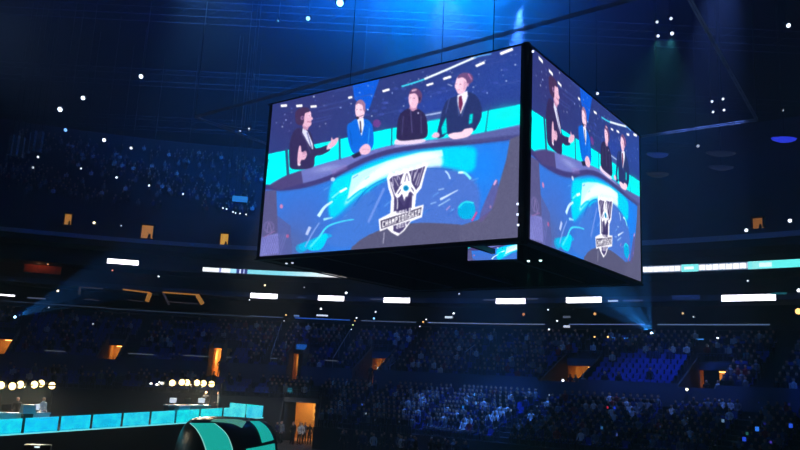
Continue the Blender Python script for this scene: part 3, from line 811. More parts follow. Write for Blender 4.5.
# seats: the 300 nearest free ones are objects, the rest one object
free = sorted([q for q in seats if not q[3] and 300 < q[5] < 800])[:300]
fk = {id(q[1]) for q in free}
bulk = Bulk(); smb = seat_mb()
for q in seats:
    if id(q[1]) not in fk: bulk.add(smb, q[1], q[2])
tag(bulk.build('arena_seats_far', [M_seat, M_seatm]), 'long rows of blue folding seats filling both lower tiers', 'seats', kind='stuff')
ORD = ['top', 'second', 'third', 'fourth', 'fifth', 'sixth', 'seventh', 'eighth', 'ninth', 'lowest']
def zone(px, tier):
    if tier == 'A': Z = ((330, 'left of the wide dim tunnel'), (400, 'around the wide dim tunnel'), (545, 'right of the wide dim tunnel'), (600, 'by the orange tunnel'), (698, 'between the two orange tunnels'), (735, 'by the far right tunnel'), (999, 'right of the far right tunnel'))
    else: Z = ((345, 'beside the amber tunnel mouth'), (450, 'left of the brightest phone'), (545, 'right of the brightest phone'), (610, 'below the orange tunnel'), (700, 'right of the red light stick'), (999, 'at the far right'))
    return next(n for m_, n in Z if px < m_)
for k, q in enumerate(free):
    o = link('arena_seat', seat_me, None, q[1], q[2]); tn = 'middle tier' if q[4] == 'A' else 'lowest tier'
    r = ORD[q[6]]; t = 'empty blue folding seat, %s row of the %s, %s' % (r, tn, zone(q[5], q[4]))
    tag(o, t, 'seat', 'empty seats, %s row of the %s, %s' % (r, tn, zone(q[5], q[4])))
# standing crowd on the floor edge
standing = []
for k in range(110):
    px = rnd.uniform(276, 470); u = rnd.uniform(15.2, 17.5) if px < 336 else rnd.uniform(19.9, 22)
    s = s_at(px, 1, u); p = P(s, u, 0)
    if all((p-q[1]).length > .55 for q in standing): standing.append((0, p, face_rz(s)+rnd.uniform(-1, 1)+math.pi*.2))
ind = sorted([q for q in seated if q[3] == 'B' and q[4] > 270])[:300-len(standing)-12]
ik = {id(q[1]) for q in ind}
bulk = Bulk()
for q in seated:
    if id(q[1]) not in ik: bulk.add(LOWP['grey'], q[1], q[2], [0, 4, 5, 6, 7][TOPK.index(pick_top(rnd.random()))])
# upper balcony crowd, left half only
for r in range(9, 30):
    s = s_at(-20, 24, -10)
    while s < s_at(440, 24, -10):
        s += .58
        if rnd.random() < .42*(1+.8*math.sin(s*.35+r*.5)): bulk.add(LOWP['grey'], P(s+rnd.uniform(-.2, .2), -2.45-.95*r, 19.2+.62*r+rnd.uniform(-.1, .1)), face_rz(s), [0, 4, 5, 6, 7][TOPK.index(pick_top(rnd.random()))])
tag(bulk.build('far_crowd', [TOPM['black'], SKIN, HAIR, TROU, TOPM['grey'], TOPM['white'], TOPM['navy'], TOPM['red']]), 'distant seated spectators filling the stands in the dark', 'crowd', kind='stuff')
for q in ind:
    t = pick_top(rnd.random())
    o = link('person', PM['seated', t], None, q[1], q[2])
    ds = (t, ORD[q[5]], zone(q[4], 'B')); tag(o, 'seated person in a %s top, %s row, lowest tier, %s' % ds, 'person', 'spectators in %s, %s row of the lowest tier, %s' % ds)
for q in standing:
    t = pick_top(rnd.random())
    o = link('person', PM['standing', t], None, q[1], q[2])
    zn = 'before the amber tunnel mouth' if proj(q[1])[0] < 330 else 'below the centre crowd' if proj(q[1])[0] > 400 else 'right of the amber tunnel mouth'
    tag(o, 'person in a %s top standing on the floor %s' % (t, zn), 'person', 'people in %s standing on the floor %s' % (t, zn))

# ------------------------------------------------------------------ portals
def pbox(p, mb_name, c, d, m, root): return MB().box(c, d).build(mb_name, m, root)
M_cream = mat('tunnel_cream_wall', (214, 170, 104), .7)
M_port = mat('portal_concrete', (56, 60, 70), .8, noise=.1)
M_pblue = mat('portal_header_paint', (70, 84, 120), .7)
def portal(s, hw, u0, u1, zf, h, label, warm, watts, door=None, cat='tunnel entrance', hdr=None, top=.55):
    p = P(s, u0, zf); root = empty('tunnel_entrance', p, face_rz(s)); tag(root, label, cat)
    D = u1-u0; fwd = zf > 3 and u0 > 5
    # local: -Y to the arena
    zt = (TA-.44*4-zf) if zf > 3 else 3.4
    if fwd: zt = h+.15
    for sx in (-1, 1):
        x = sx*(hw-.08)
        mb = MB(); mb.prism([(x-.07, 0, 0), (x-.07, -D, 0), (x-.07, -D, max(.9, zt-D*.46+.9) if zf > 3 else .5), (x-.07, 0, zt+.75)], (.14, 0, 0))
        mb.build('side_wall', M_port, root)
    mb = MB(); mb.box((0, -.1, (h+zt+.3)/2), (2*hw-.3, .16, zt+.3-h)); hd = mb.build('lintel', hdr or M_pblue, root)
    mb = MB()
    w_ = hw-.18
    mb.add([(-w_, .02, .01), (w_, .02, .01), (w_, 3, .01), (-w_, 3, .01)], [(0, 1, 2, 3)])
    mb.box((-w_-.04, 1.5, h/2), (.08, 3, h)); mb.box((w_+.04, 1.5, h/2), (.08, 3, h)); mb.box((0, 3.04, h/2), (2*w_, .08, h)); mb.box((0, 1.5, h+.04), (2*w_, 3, .08))
    mb.build('passage', M_cream, root)
    mb = MB(); mb.box((0, 2.3, h-.06), (min(.9, w_), .4, .06)); mb.build('ceiling_lamp', mat('warm_tunnel_lamp', (255, 196, 110), emit=5), root)
    l = bpy.data.lights.new('tunnel_light', 'SPOT'); l.spot_size = math.radians(140); l.spot_blend = .3; l.energy = watts*.6; l.color = warm; l.shadow_soft_size = .2
    o = bpy.data.objects.new('tunnel_light', l); COL.objects.link(o); o.parent = root; o.location = (0, .9, h-.7); o.rotation_euler = (math.radians(80), 0, 0)
    mb = MB(); mb.tube([(-hw, -.1, zt+1.0), (hw, -.1, zt+1.0)], .03, 5)
    for k in range(4): x = -hw+2*hw*k/3; mb.tube([(x, -.1, zt+.25), (x, -.1, zt+1.0)], .02, 4)
    mb.build('guard_rail', M_steel, root)
    if door:
        mb = MB(); mb.box((door[0]*hw, .05, h/2), (door[1]*hw, .06, h)); mb.build('door_leaf', mat('dark_door', (30, 24, 22), .6), root)
    return root
WARM = (1, .68, .34)
PLAB = {-120: None, 3: ('lit amber tunnel doorway cut by the left edge of the picture', 60, None), 115: ('amber tunnel doorway above the space between the stage lamp groups', 70, None),
        224: ('narrow bright golden doorway above the right group of stage lamps', 420, None), 306: ('tall narrow doorway with orange left edge under a blue sign box', 60, (.35, 1.2)),
        379: ('wide dim tunnel entrance with three white lights right of the tall doorway', 22, None), 579: ('orange lit tunnel entrance with sloping grey side wall left of the empty blue seats', 90, None),
        713: ('orange lit tunnel entrance with a dark door leaf, right of the empty blue seats', 110, (-.3, .8))}
for s_, hw, px in PORT_A:
    if PLAB[px]:
        lb, wt, dr = PLAB[px]; portal(s_, hw, 7.4 if px in (224, 306) else 3.8, 9.5, ZFA, 2.75 if px == 224 else 2.6, lb, WARM, wt, dr)
s_, hw, px = PORT_B[0]
tb = portal(s_, hw, 13.66, 14.9, ZFB, 3.3, 'floor level tunnel mouth glowing amber under a grey lintel', (1, .62, .25), 190, (-.62, .6), hdr=mat('grey_lintel', (92, 98, 108), .7))
mb = MB(); mb.box((.75, 2.9, 2.4), (1.1, .06, 1.5)); mb.build('notice_board', mat('pale_board', (240, 214, 150), .7), tb)
mb = MB(); mb.box((.5, 2.85, 2.8), (.3, .04, .25)); mb.box((.98, 2.85, 2.8), (.3, .04, .25)); mb.box((.5, 2.85, 2.2), (.3, .04, .25)); mb.box((.98, 2.85, 2.2), (.25, .04, .25))
mb.build('notice', mat('brown_notice', (120, 70, 40), .7), tb)
s1, z1 = on_wall(287, 391, 14.2)
tag(link('exit_sign_box', MB().box((0, 0, 0), (.42, .2, .5)).mesh('sign', mat('cyan_sign', (40, 150, 170), emit=.35)), None, P(s1, 13.3, z1), face_rz(s1)), 'small cyan lit box at the left end of the grey tunnel lintel', 'sign')
s1, z1 = on_wall(302, 347, 7.7)
r_ = empty('sign_box', P(s1, 7.75, z1), face_rz(s1)); tag(r_, 'blue lit sign box above the tall narrow doorway', 'sign')
MB().box((0, 0, 0), (1.15, .3, .62)).build('case', M_black, r_); MB().box((0, -.17, 0), (1.05, .03, .52)).build('lit_face', mat('blue_sign_face', (30, 110, 200), emit=.45), r_)

# persons in the doorways
def stand(px, u, z, top, label, rz=0.):
    s = s_at(px, z, u); o = link('person', PM['standing', top], None, P(s, u, z), face_rz(s)+rz); return tag(o, label, 'person')
stand(219, 8.2, ZFA, 'black', 'dark figure silhouetted in the narrow golden doorway', .4)
stand(119, 7.5, ZFA, 'grey', 'person in grey standing at the right side of the amber doorway', -.5)
stand(570, 8.4, ZFA, 'navy', 'person in navy standing left in the orange tunnel entrance beside the sloping wall', .2)
stand(576, 8.9, ZFA, 'grey', 'person in grey standing second from left in the orange tunnel entrance', -.3)
stand(583, 8.7, ZFA, 'white', 'person in a white top standing at the right of the orange tunnel entrance', .6)
stand(707, 8.8, ZFA, 'black', 'person in black standing before the dark door leaf at the right tunnel', .2)
stand(719, 8.9, ZFA, 'white', 'person in a white top standing in the orange gap of the right tunnel', -.4)
stand(370, 8.6, ZFA, 'black', 'person in black standing left in the wide dim tunnel entrance', .3)
stand(380, 8.4, ZFA, 'black', 'person in black standing right in the wide dim tunnel entrance', -.3)

# ------------------------------------------------------------------ small lamps on the stands
def bulb_root(name, p, rz, col, e, r=.12, lab='', cat='lamp', grp=None):
    root = empty(name, p, rz); tag(root, lab, cat, grp)
    mb = MB(); mb.box((0, .1, 0), (r*1.6, .16, r*1.6)); mb.build('housing', M_black, root)
    mb = MB(); r *= .68; mb.lathe([(r*.6, .0), (r, .03), (r*.9, .09), (r*.3, .13)], 10, Matrix.Rotation(math.pi/2, 4, 'X')); mb.build('lens', mat('lens_%d_%d_%d_%d' % (*col, int(e*10)), col, emit=e), root)
    return root
W_, WA, BL = (225, 235, 255), (255, 190, 110), (90, 160, 255)
SMALL = [(604.5, 276, .2, W_, 1.2, .1, 'top lamp of the small cluster seen below the right face of the cube'), (606, 284, .2, W_, 1, .09, 'lower left lamp of the small cluster below the right face of the cube'),
    (615.5, 284.5, .2, W_, 1, .09, 'lower middle lamp of the small cluster below the right face of the cube'), (622, 281.5, .2, W_, 1.5, .1, 'right lamp of the small cluster below the right face of the cube'),
    # x, y, u, colour, strength, radius, label
    (286, 315, .4, WA, 3, .1, 'aisle lamp at the top of the aisle left of the blue-lit rail, upper one'), (284.5, 321, .4, W_, 1.5, .08, 'aisle lamp at the top of the aisle left of the blue-lit rail, lower one'),
    (357, 318, .4, W_, 4, .1, 'topmost of four aisle lamps right of the blue-lit rail'), (355, 321, .5, WA, 2, .08, 'second of four aisle lamps right of the blue-lit rail'),
    (353.5, 325, .6, (230, 255, 160), 2, .09, 'third of four aisle lamps right of the blue-lit rail'), (351.5, 329.5, .8, W_, 2, .08, 'lowest of four aisle lamps right of the blue-lit rail'),
    (426.5, 319.5, .4, W_, 3, .09, 'upper of three aisle lamps under the middle suites'), (423.5, 322, .5, WA, 3, .1, 'middle of three aisle lamps under the middle suites'),
    (420.5, 326.5, .6, W_, 2, .09, 'lower of three aisle lamps under the middle suites'),
    (595, 337, .8, WA, 2.5, .11, 'left of two warm lamps at the head of the aisle above the empty seats'), (608.5, 337, .8, WA, 3, .12, 'right of two warm lamps at the head of the aisle above the empty seats'),
    (718, 338.5, .8, W_, 4, .15, 'bright white lamp at the head of the far right aisle'), (708, 346, 1.5, W_, 2, .09, 'small white lamp just below the bright one of the far right aisle'),
    (304.5, 287.5, .2, W_, 1.5, .1, 'small dim white lamp over the left suite light panels'), (265, 285.5, .2, (255, 225, 170), 3, .15, 'warm white round lamp over the leftmost suite light panel'),
    (249.5, 300, .2, W_, 2, .1, 'small white lamp beside the left suite light panel'),
    (346.5, 293, .2, W_, 4, .18, 'bright lamp between the second and third suite panels'), (321, 309, -1.5, W_, 4, .16, 'white lamp inside the suite above the blue-lit rail'),
    (376, 312, -1.5, W_, 2, .13, 'white lamp inside the suite right of the aisle lamps'), (374.5, 318.5, -.1, (120, 200, 255), 3, .15, 'pale blue lamp on the rail right of the aisle lamps'),
    (454, 313.5, -1.5, W_, 4, .14, 'round white lamp in the middle suites'), (459.5, 294, .2, W_, 1, .12, 'faint lamp over the middle suites'),
    (524, 314.5, -2, (225, 140, 90), 1, .2, 'orange chandelier glow in the suite under the middle light panel'), (595.5, 314, -2, (235, 170, 110), 1.3, .2, 'orange chandelier glow in the suite under the right middle panel'),
    (548.5, 310, .2, W_, 2, .12, 'upper white lamp beside the right middle suites'), (557.5, 321, .2, W_, 2.5, .12, 'white lamp at the rail below the right middle suites'), (549.5, 329.5, .5, W_, 2.5, .12, 'lowest white lamp left of the right middle suites'),
    (683, 313.5, -1, (235, 200, 150), 1.2, .14, 'warm lamp in the suite left of the large right light panel'), (694, 317, -1, W_, 1, .1, 'dim lamp in the suite left of the large right light panel'),
    (749.5, 273, -1, (255, 200, 150), 1.8, .15, 'warm lamp under the right ribbon board'), (748, 281, -1, W_, 1.5, .12, 'white lamp over the large right light panel'),
    (799, 290.5, .2, W_, 4, .2, 'white lamp at the right edge of the picture'), (799, 311.5, .2, (255, 190, 110), 3, .36, 'large orange lamp at the right edge of the picture'),
    (58, 291, .2, (255, 240, 200), 4, .17, 'warm white lamp over the amber suite frames'), (49, 307.5, .2, W_, 1, .1, 'faint lamp under the left suites'), (112.5, 270.5, -1, (255, 150, 130), 1.5, .12, 'reddish lamp under the lone light panel at left'),
    (48, 264, -2, (255, 180, 120), 2, .12, 'lamp inside the red suite at far left'), (159, 276.5, -1, W_, 3, .12, 'white lamp between the left light panel and the ribbon board'),
    (94, 223, -1.5, (255, 240, 200), 4, .2, 'white lamp on the upper balcony between two amber doorways'), (121, 226, -1.5, W_, .8, .12, 'faint lamp on the upper balcony beside the middle amber doorway'),
    (746.5, 230.5, -1, W_, 4, .2, 'left of two white lamps on the right upper balcony'), (790.5, 221, -1, W_, 4, .22, 'right of two white lamps on the right upper balcony'),
    (371.5, 370, 8.2, W_, 4, .12, 'left of three white lights in the wide dim tunnel'), (379, 368.5, 8, W_, 5, .14, 'middle of three white lights in the wide dim tunnel'), (386, 367.5, 8, W_, 5, .15, 'right of three white lights in the wide dim tunnel'),
    (563.5, 380.5, 9.4, W_, 4, .15, 'white lamp at the foot of the sloping tunnel wall'), (687.5, 389.5, 9.9, (255, 250, 220), 4, .15, 'white lamp on the parapet left of the right tunnel'),
    (58.5, 373, 9.9, W_, .9, .15, 'faint lamp on the parapet above the left stage lamps'), (93, 324, 3, W_, .6, .14, 'faint lamp in the dark left seating'),
]
for x, y, u, c, e, r, lb in SMALL:
    s, z = on_wall(x, y, u); bulb_root('stand_lamp', P(s, u+.1, z), face_rz(s), c, e, r, lb)

# lit phones and light sticks held up in the crowd
def on_B(x, y):
    best = None
    for k in range(40):
        u = 11+k*.25; z = zB(u)+1.25; s = s_at(x, z, u); e = abs(proj(P(s, u, z))[1]-y)
        if best is None or e < best[0]: best = (e, P(s, u, z), s)
    return best
def phone(x, y, col, e, w_, lab, grp=None):
    w_ *= .56
    _, p, s = on_B(x, y); root = empty('lit_phone', p, face_rz(s)+rnd.uniform(-.4, .4)); tag(root, lab, 'phone', grp)
    MB().box((0, .015, 0), (w_, .02, w_*1.2)).build('case', M_black, root)
    MB().box((0, 0, 0), (w_*.92, .012, w_*1.12)).build('screen', mat('phone_%d_%d_%d_%d' % (*col, int(e*10)), col, emit=e), root)
for x, y, c, e, w_, lb in [
    (474.6, 393, (90, 190, 255), 1.2, .24, 'bright pale blue lit phone high in the centre crowd'), (476, 403, (110, 190, 255), .8, .3, 'pair of pale blue lit screen in the centre crowd, below the brightest one'),
    (463, 407.5, (30, 150, 230), .9, .26, 'cyan lit phone in the centre crowd'), (468, 423, (90, 130, 170), .5, .3, 'dull blue lit phone lower in the centre crowd'),
    (419, 396, (120, 140, 190), .5, .24, 'greyish lit phone left of the centre crowd'), (403, 397, (70, 110, 200), .5, .24, 'blue lit phone left of the greyish one'),
    (362, 406, (60, 110, 230), .8, .22, 'blue lit phone at the left edge of the crowd'), (393, 392, (90, 130, 230), .5, .24, 'soft blue lit phone above the left crowd'), (366, 412, (190, 200, 220), .8, .2, 'small white lit phone at left of the crowd'),
    (607.5, 406.5, (220, 40, 70), .9, .26, 'red light stick held up right of the middle crowd'), (614.5, 407.5, (30, 60, 220), .9, .28, 'blue light stick beside the red one'),
    (757, 431, (50, 130, 255), .9, .42, 'large bright blue lit screen in the right crowd, middle one'), (744, 439, (40, 80, 230), .9, .4, 'bright blue lit screen in the right crowd, lowest one'),
    (791, 426, (40, 90, 240), .9, .4, 'blue lit screen in the crowd at the right edge'), (747, 432, (50, 120, 110), .5, .3, 'dull green lit screen beside the large blue one'), (723, 423, (110, 150, 190), .7, .32, 'pale lit screen left of the large blue ones'),
    (602, 429, (50, 110, 170), .6, .3, 'teal lit phone under the red light stick'), (617, 436, (60, 80, 150), .6, .3, 'grey blue lit phone at the bottom of the right crowd'), (511, 409, (130, 150, 170), .5, .26, 'grey white lit phone right of the centre crowd'),
    (549, 394, (180, 200, 220), .7, .16, 'small white lit phone under the orange tunnel'), (771, 443, (90, 70, 200), .5, .24, 'violet lit phone near the right bottom corner')]:
    phone(x, y, c, e, w_, lb)
for k in range(70):
    x = rnd.gauss(455, 45) if k < 50 else rnd.uniform(640, 795); y = rnd.uniform(388, 432)
    if x < 345 or x > 795: continue
    c = rnd.choice([(40, 70, 190), (60, 90, 170), (90, 110, 150), (40, 40, 150)])
    phone(x, y, c, .45, rnd.uniform(.12, .22), 'tiny dim bluish phone glow among the lowest tier crowd', 'dim phone glows in the lowest tier')

# ------------------------------------------------------------------ suite level: light panels, ribbons, rails, amber frames
def light_panel(x, y, wpx, label, hh=.52, e=5.):
    s, z = on_wall(x, y, .3); p = P(s, .34, z); k = (p-CAM).dot(_F)/F_PX
    t = frame(s)[1]; ux = abs(t.x*CR.x+t.y*CR.y) or 1; w_ = wpx*k/max(.5, ux)
    root = empty('fascia_light_panel', p, face_rz(s)); tag(root, label, 'light panel')
    MB().box((0, .06, 0), (w_+.1, .12, hh+.1)).build('casing', M_black, root)
    MB().box((0, -.015, 0), (w_, .04, hh)).build('diffuser', mat('white_panel_glow', (240, 238, 255), emit=e), root)
for a in ((123, 262, 29, 'lone white light panel high at left, below the balcony', .5), (264, 296, 27, 'leftmost of the six white light panels along the suite front'),
          (331, 298.3, 26, 'white suite light panel second from left'), (397, 300.3, 26, 'white suite light panel third from left, below the cube'),
          (510.5, 301.2, 27, 'white suite light panel under the corner of the cube'), (584, 300, 30, 'white suite light panel under the right face of the cube'),
          (748, 297.8, 40, 'longest white suite light panel, at far right'), (7.5, 295.3, 13, 'thin dim light panel at the far left edge', .14, 1.2)): light_panel(*a)
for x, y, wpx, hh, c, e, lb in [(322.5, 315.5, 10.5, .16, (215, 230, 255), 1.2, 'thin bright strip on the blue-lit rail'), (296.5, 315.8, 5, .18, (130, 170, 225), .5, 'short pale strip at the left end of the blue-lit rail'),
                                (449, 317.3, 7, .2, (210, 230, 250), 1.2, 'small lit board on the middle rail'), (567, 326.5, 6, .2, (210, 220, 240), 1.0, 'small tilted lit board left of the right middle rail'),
                                (567, 317, 7, .2, (110, 120, 140), .5, 'dim small board above the tilted lit one'), (613.5, 301, 9, .14, (190, 215, 255), .9, 'thin curved strip right of the panel under the cube'),
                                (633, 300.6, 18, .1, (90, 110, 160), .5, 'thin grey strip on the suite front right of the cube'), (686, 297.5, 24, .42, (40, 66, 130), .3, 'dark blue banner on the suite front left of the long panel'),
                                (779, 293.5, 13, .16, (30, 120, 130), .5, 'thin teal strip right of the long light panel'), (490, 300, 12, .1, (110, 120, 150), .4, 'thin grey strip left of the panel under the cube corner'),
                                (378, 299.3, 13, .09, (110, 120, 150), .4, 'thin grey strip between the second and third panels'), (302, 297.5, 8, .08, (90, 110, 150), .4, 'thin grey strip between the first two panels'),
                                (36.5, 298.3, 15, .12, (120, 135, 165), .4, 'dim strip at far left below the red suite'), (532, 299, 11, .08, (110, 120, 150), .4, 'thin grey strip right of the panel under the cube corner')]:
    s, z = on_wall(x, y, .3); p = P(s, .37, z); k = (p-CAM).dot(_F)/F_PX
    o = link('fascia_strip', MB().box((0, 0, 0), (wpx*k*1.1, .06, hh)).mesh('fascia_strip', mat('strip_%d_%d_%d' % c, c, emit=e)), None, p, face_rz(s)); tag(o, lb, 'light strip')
def ribbon(x0, x1, ztop, h, pic, label, u=.22):
    s0, s1 = s_at(x0, ztop, u), s_at(x1, ztop, u)
    root = empty('ribbon_board', P((s0+s1)/2, u, ztop)); tag(root, label, 'led ribbon board')
    inv = -np.array(root.location)
    def fn(uu, vv):
        out = np.empty((len(uu), 3)); ss = s0+(s1-s0)*uu; cache = {}
        for i, (s, v) in enumerate(zip(ss, vv)):
            if s not in cache: cache[s] = np.array(P(float(s), u, ztop))
            out[i] = cache[s]-np.array((0, 0, h*v))
        return out+inv
    grid_screen('led_face', fn, s2l(pic/255.), M_led2, root)
    mb = MB(); sweep(mb, [(.05, ztop-h-.06), (u-.03, ztop-h-.06), (u-.03, ztop+.06), (.05, ztop+.06)], s0, s1, 2, True)
    mb.v = [tuple(np.array(v)+inv) for v in mb.v]; mb.build('casing', M_black, root)
pic = np.zeros((8, 300, 3)); pic[:] = (120, 205, 225)
X = np.linspace(203, 352, 300)
pic[:, X < 230] = (235, 245, 255); pic[:, (X > 219) & (X < 221)] = (120, 130, 190); pic[:, (X >= 230) & (X < 236)] = (150, 215, 245)
pic[:, (X >= 236) & (X < 247)] = (50, 60, 130); pic[:, (X > 239) & (X < 240.5)] = (210, 220, 250); pic[:, (X > 243) & (X < 244)] = (180, 200, 240)
g = np.clip((X-280)/55, 0, 1)[None, :, None]; pic = np.where((X > 280)[None, :, None], pic*(1-g)+np.array((248, 245, 252))*g, pic)
pic[-1] *= .55; pic[0] *= .8
ribbon(203, 352, 16.75, .5, pic, 'left ribbon board showing white then pale cyan, ending below the cube')
pic = np.zeros((12, 520, 3)); pic[:] = (110, 215, 220); X = np.linspace(643, 830, 520)
def letters(x0, x1, n):
    for i in range(n):
        a = x0+(x1-x0)*i/n; b = a+(x1-x0)/n*.84
        m_ = (X > a) & (X < b); pic[2:10, m_] = (252, 252, 255)
        j = np.where(m_)[0]
        if i % 3 == 0: pic[9, j[len(j)//3:2*len(j)//3]] = (150, 200, 220)
        if i % 3 == 1: pic[2, j[len(j)//3:2*len(j)//3]] = (150, 190, 220)
        if i % 3 == 2: pic[5:7, j[len(j)//2:len(j)//2+2]] = (150, 190, 220)
    m_ = (X > x0-1) & (X < x1+1); pic[:2, m_] = (70, 90, 120); pic[10:, m_] = (70, 90, 120)
    for k in range(2, 10):
        row = pic[k, m_]; row[(row == (110, 215, 220)).all(1)] = (170, 185, 205); pic[k, m_] = row
letters(643, 684, 7); letters(704, 752, 7)
pic[4:8, (X > 688) & (X < 698)] = (225, 240, 240); pic[3:9, (X > 764) & (X < 776)] = (200, 242, 245); pic[:, (X > 757) & (X < 763)] = (130, 215, 215); pic[:, X > 777] = (90, 222, 222)
ribbon(643, 830, 17.0, .66, pic, 'right ribbon board with blocks of white lettering and cyan ends')
# rails, with the light they catch painted in as emission
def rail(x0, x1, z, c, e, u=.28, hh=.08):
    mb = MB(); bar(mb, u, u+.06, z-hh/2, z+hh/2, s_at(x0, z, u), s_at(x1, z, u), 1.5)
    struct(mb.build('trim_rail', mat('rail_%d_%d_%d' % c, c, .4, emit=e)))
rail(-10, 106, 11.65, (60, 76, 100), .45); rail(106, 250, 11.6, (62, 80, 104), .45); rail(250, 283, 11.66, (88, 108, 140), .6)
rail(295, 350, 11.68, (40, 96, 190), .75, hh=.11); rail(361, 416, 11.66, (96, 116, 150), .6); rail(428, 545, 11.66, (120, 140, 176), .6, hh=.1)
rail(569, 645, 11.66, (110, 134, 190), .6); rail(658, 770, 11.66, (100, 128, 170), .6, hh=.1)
for x0, x1, z, lb in ((608, 638, 10.35, 'left of two blue light strips behind the top row of the right tier'), (672, 703, 10.3, 'right of two blue light strips behind the top row of the right tier')):
    s0, s1 = s_at(x0, z, .5), s_at(x1, z, .5); s, z = on_wall((x0+x1)/2, 341 if x0 < 650 else 342, .5)
    o = link('blue_light_strip', MB().box((0, 0, 0), (s1-s0, .06, .09)).mesh('blue_light_strip', mat('blue_strip_glow', (60, 140, 225), emit=1.2)), None, P(s, .5, z+.25), face_rz(s)); tag(o, lb, 'light strip')
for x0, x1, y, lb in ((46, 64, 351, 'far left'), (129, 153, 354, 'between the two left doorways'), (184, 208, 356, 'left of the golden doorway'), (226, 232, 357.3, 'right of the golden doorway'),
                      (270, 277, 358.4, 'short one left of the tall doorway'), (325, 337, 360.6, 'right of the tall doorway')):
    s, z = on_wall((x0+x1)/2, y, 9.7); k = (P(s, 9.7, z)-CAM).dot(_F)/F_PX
    o = link('parapet_edge_light', MB().box((0, 0, 0), ((x1-x0)*k*1.05, .08, .08)).mesh('parapet_edge_light', mat('painted_edge_light', (110, 122, 134), emit=.45)), None, P(s, 9.72, z), face_rz(s))  # emissive strips paint the light along the parapet's top edge
    tag(o, 'thin strip of painted light on the dark parapet, '+lb, 'painted edge light')
# amber suite frames, interior light put into them as emission
M_amb = mat('amber_glow_frame', (235, 160, 70), .5, emit=.42); M_amb2 = mat('dim_amber_frame', (90, 84, 90), .6, emit=.25)
def suite_frame(pts_top, side, y0, label, left=None):
    s, z = on_wall((pts_top[0][0]+pts_top[1][0])/2, y0, .35); root = empty('suite_window_frame', P(s, .36, z), face_rz(s)); tag(root, label, 'window frame')
    k = (P(s, .36, z)-CAM).dot(_F)/F_PX; cx = (pts_top[0][0]+pts_top[1][0])/2
    def L(p): return Vector(((p[0]-cx)*k*1.05, 0, (y0-p[1]+.02*(p[0]-cx))*k))
    def member(a, b, t, m, nm):
        a, b = L(a), L(b); d = (b-a).normalized(); n = Vector((d.z, 0, -d.x))*t/2
        MB().prism([a+n, b+n, b-n, a-n], (0, .22, 0)).build(nm, m, root)
    member(pts_top[0], pts_top[1], .13, M_amb if side else M_amb2, 'top_bar')
    if side:
        member(pts_top[1], side, .42, M_amb, 'slanted_post')
    if left: member(pts_top[0], left, .2, M_amb2, 'left_post')
    b = side or (pts_top[1][0]+2, y0+12)
    member((pts_top[0][0]+6, b[1]-1), (b[0]-4, b[1]), .08, M_amb2, 'sill_bar')
suite_frame([(81, 287.5), (101, 288)], None, 288, 'leftmost suite window frame, faint with only a thin top bar', (81, 295))
suite_frame([(124, 290), (149, 292)], (147, 301), 291, 'middle suite window frame with amber top bar and thick right post', None)
suite_frame([(164, 293), (196, 294)], (202, 303), 293.5, 'right suite window frame with amber slanting right post', (171, 305))
# red suite
s, z = on_wall(43, 267, -3.6); root = empty('red_suite', P(s, -3.7, z), face_rz(s)); tag(root, 'red walled hospitality suite at far left under the balcony', 'suite')
MB().box((0, 0, 0), (3.8, .1, 1.4)).build('back_wall', mat('red_suite_wall', (150, 60, 40), .8, noise=.2), root); MB().box((-.4, -.4, .72), (1.4, .2, .05)).build('ceiling_lamp', mat('red_suite_lamp', (255, 150, 100), emit=1.2), root)
l = bpy.data.lights.new('suite_light', 'POINT'); l.energy = 160; l.color = (1, .4, .2); l.shadow_soft_size = .2; o = bpy.data.objects.new('suite_light', l); COL.objects.link(o); o.parent = root; o.location = (-.3, -1.1, .3)
# upper balcony doorways
for x, y, w_, h_, c, lb in ((68, 218.5, .75, 1.15, (190, 130, 60), 'left'), (147, 231, 1.3, 1.45, (190, 128, 66), 'middle'), (224, 239, .95, 1.35, (235, 175, 70), 'right'), (757, 222, .9, .9, (150, 96, 50), 'far right')):
    s, z = on_wall(x, y, -1.4); root = empty('balcony_doorway', P(s, -1.5, z), face_rz(s)); tag(root, 'amber lit doorway on the upper balcony, %s one%s' % (lb, '' if lb == 'far right' else ' of the three beside the cube'), 'doorway')
    MB().box((0, .5, 0), (w_, .05, h_)).build('glowing_back_wall', mat('balcony_glow_%d' % c[0]+lb.replace(' ', '_'), c, emit=.8), root)  # doorway light is put into this wall as emission
    for sx in (-1, 1): MB().box((sx*(w_/2+.06), .2, 0), (.12, .7, h_)).build('jamb', M_wall, root)
    MB().box((0, .2, h_/2+.06), (w_+.24, .7, .12)).build('head', M_wall, root)
    MB().box((w_*.2, .3, -h_*.35), (w_*.3, .2, h_*.4), taper=.5).build('dark_step', mat('brown_step', (60, 36, 20)), root)  # plain dark brown block low in the doorway
# aisle handrails
for x0, y0, x1, y1, lb in ((282, 322, 271, 354, 'left of the tall doorway'), (350, 330, 333, 358, 'between the tall doorway and the wide tunnel'), (480, 341, 465, 352, 'right of the wide tunnel'), (408, 352, 390, 366, 'right wall of the wide tunnel')):
    a, za = on_wall(x0, y0, .9); b, zb_ = on_wall(x1, y1, 8.6)
    mb = MB(); mb.tube([P(a, .9, za), P(b, 8.6, zb_)], .045, 5)
    for t in (0, .33, .66, 1): p = P(a, .9, za).lerp(P(b, 8.6, zb_), t); mb.tube([p, p-Vector((0, 0, .9))], .03, 4)
    tag(mb.build('aisle_handrail', mat('pale_handrail', (150, 165, 190), .4, .3)), 'pale sloping aisle handrail, '+lb, 'handrail')

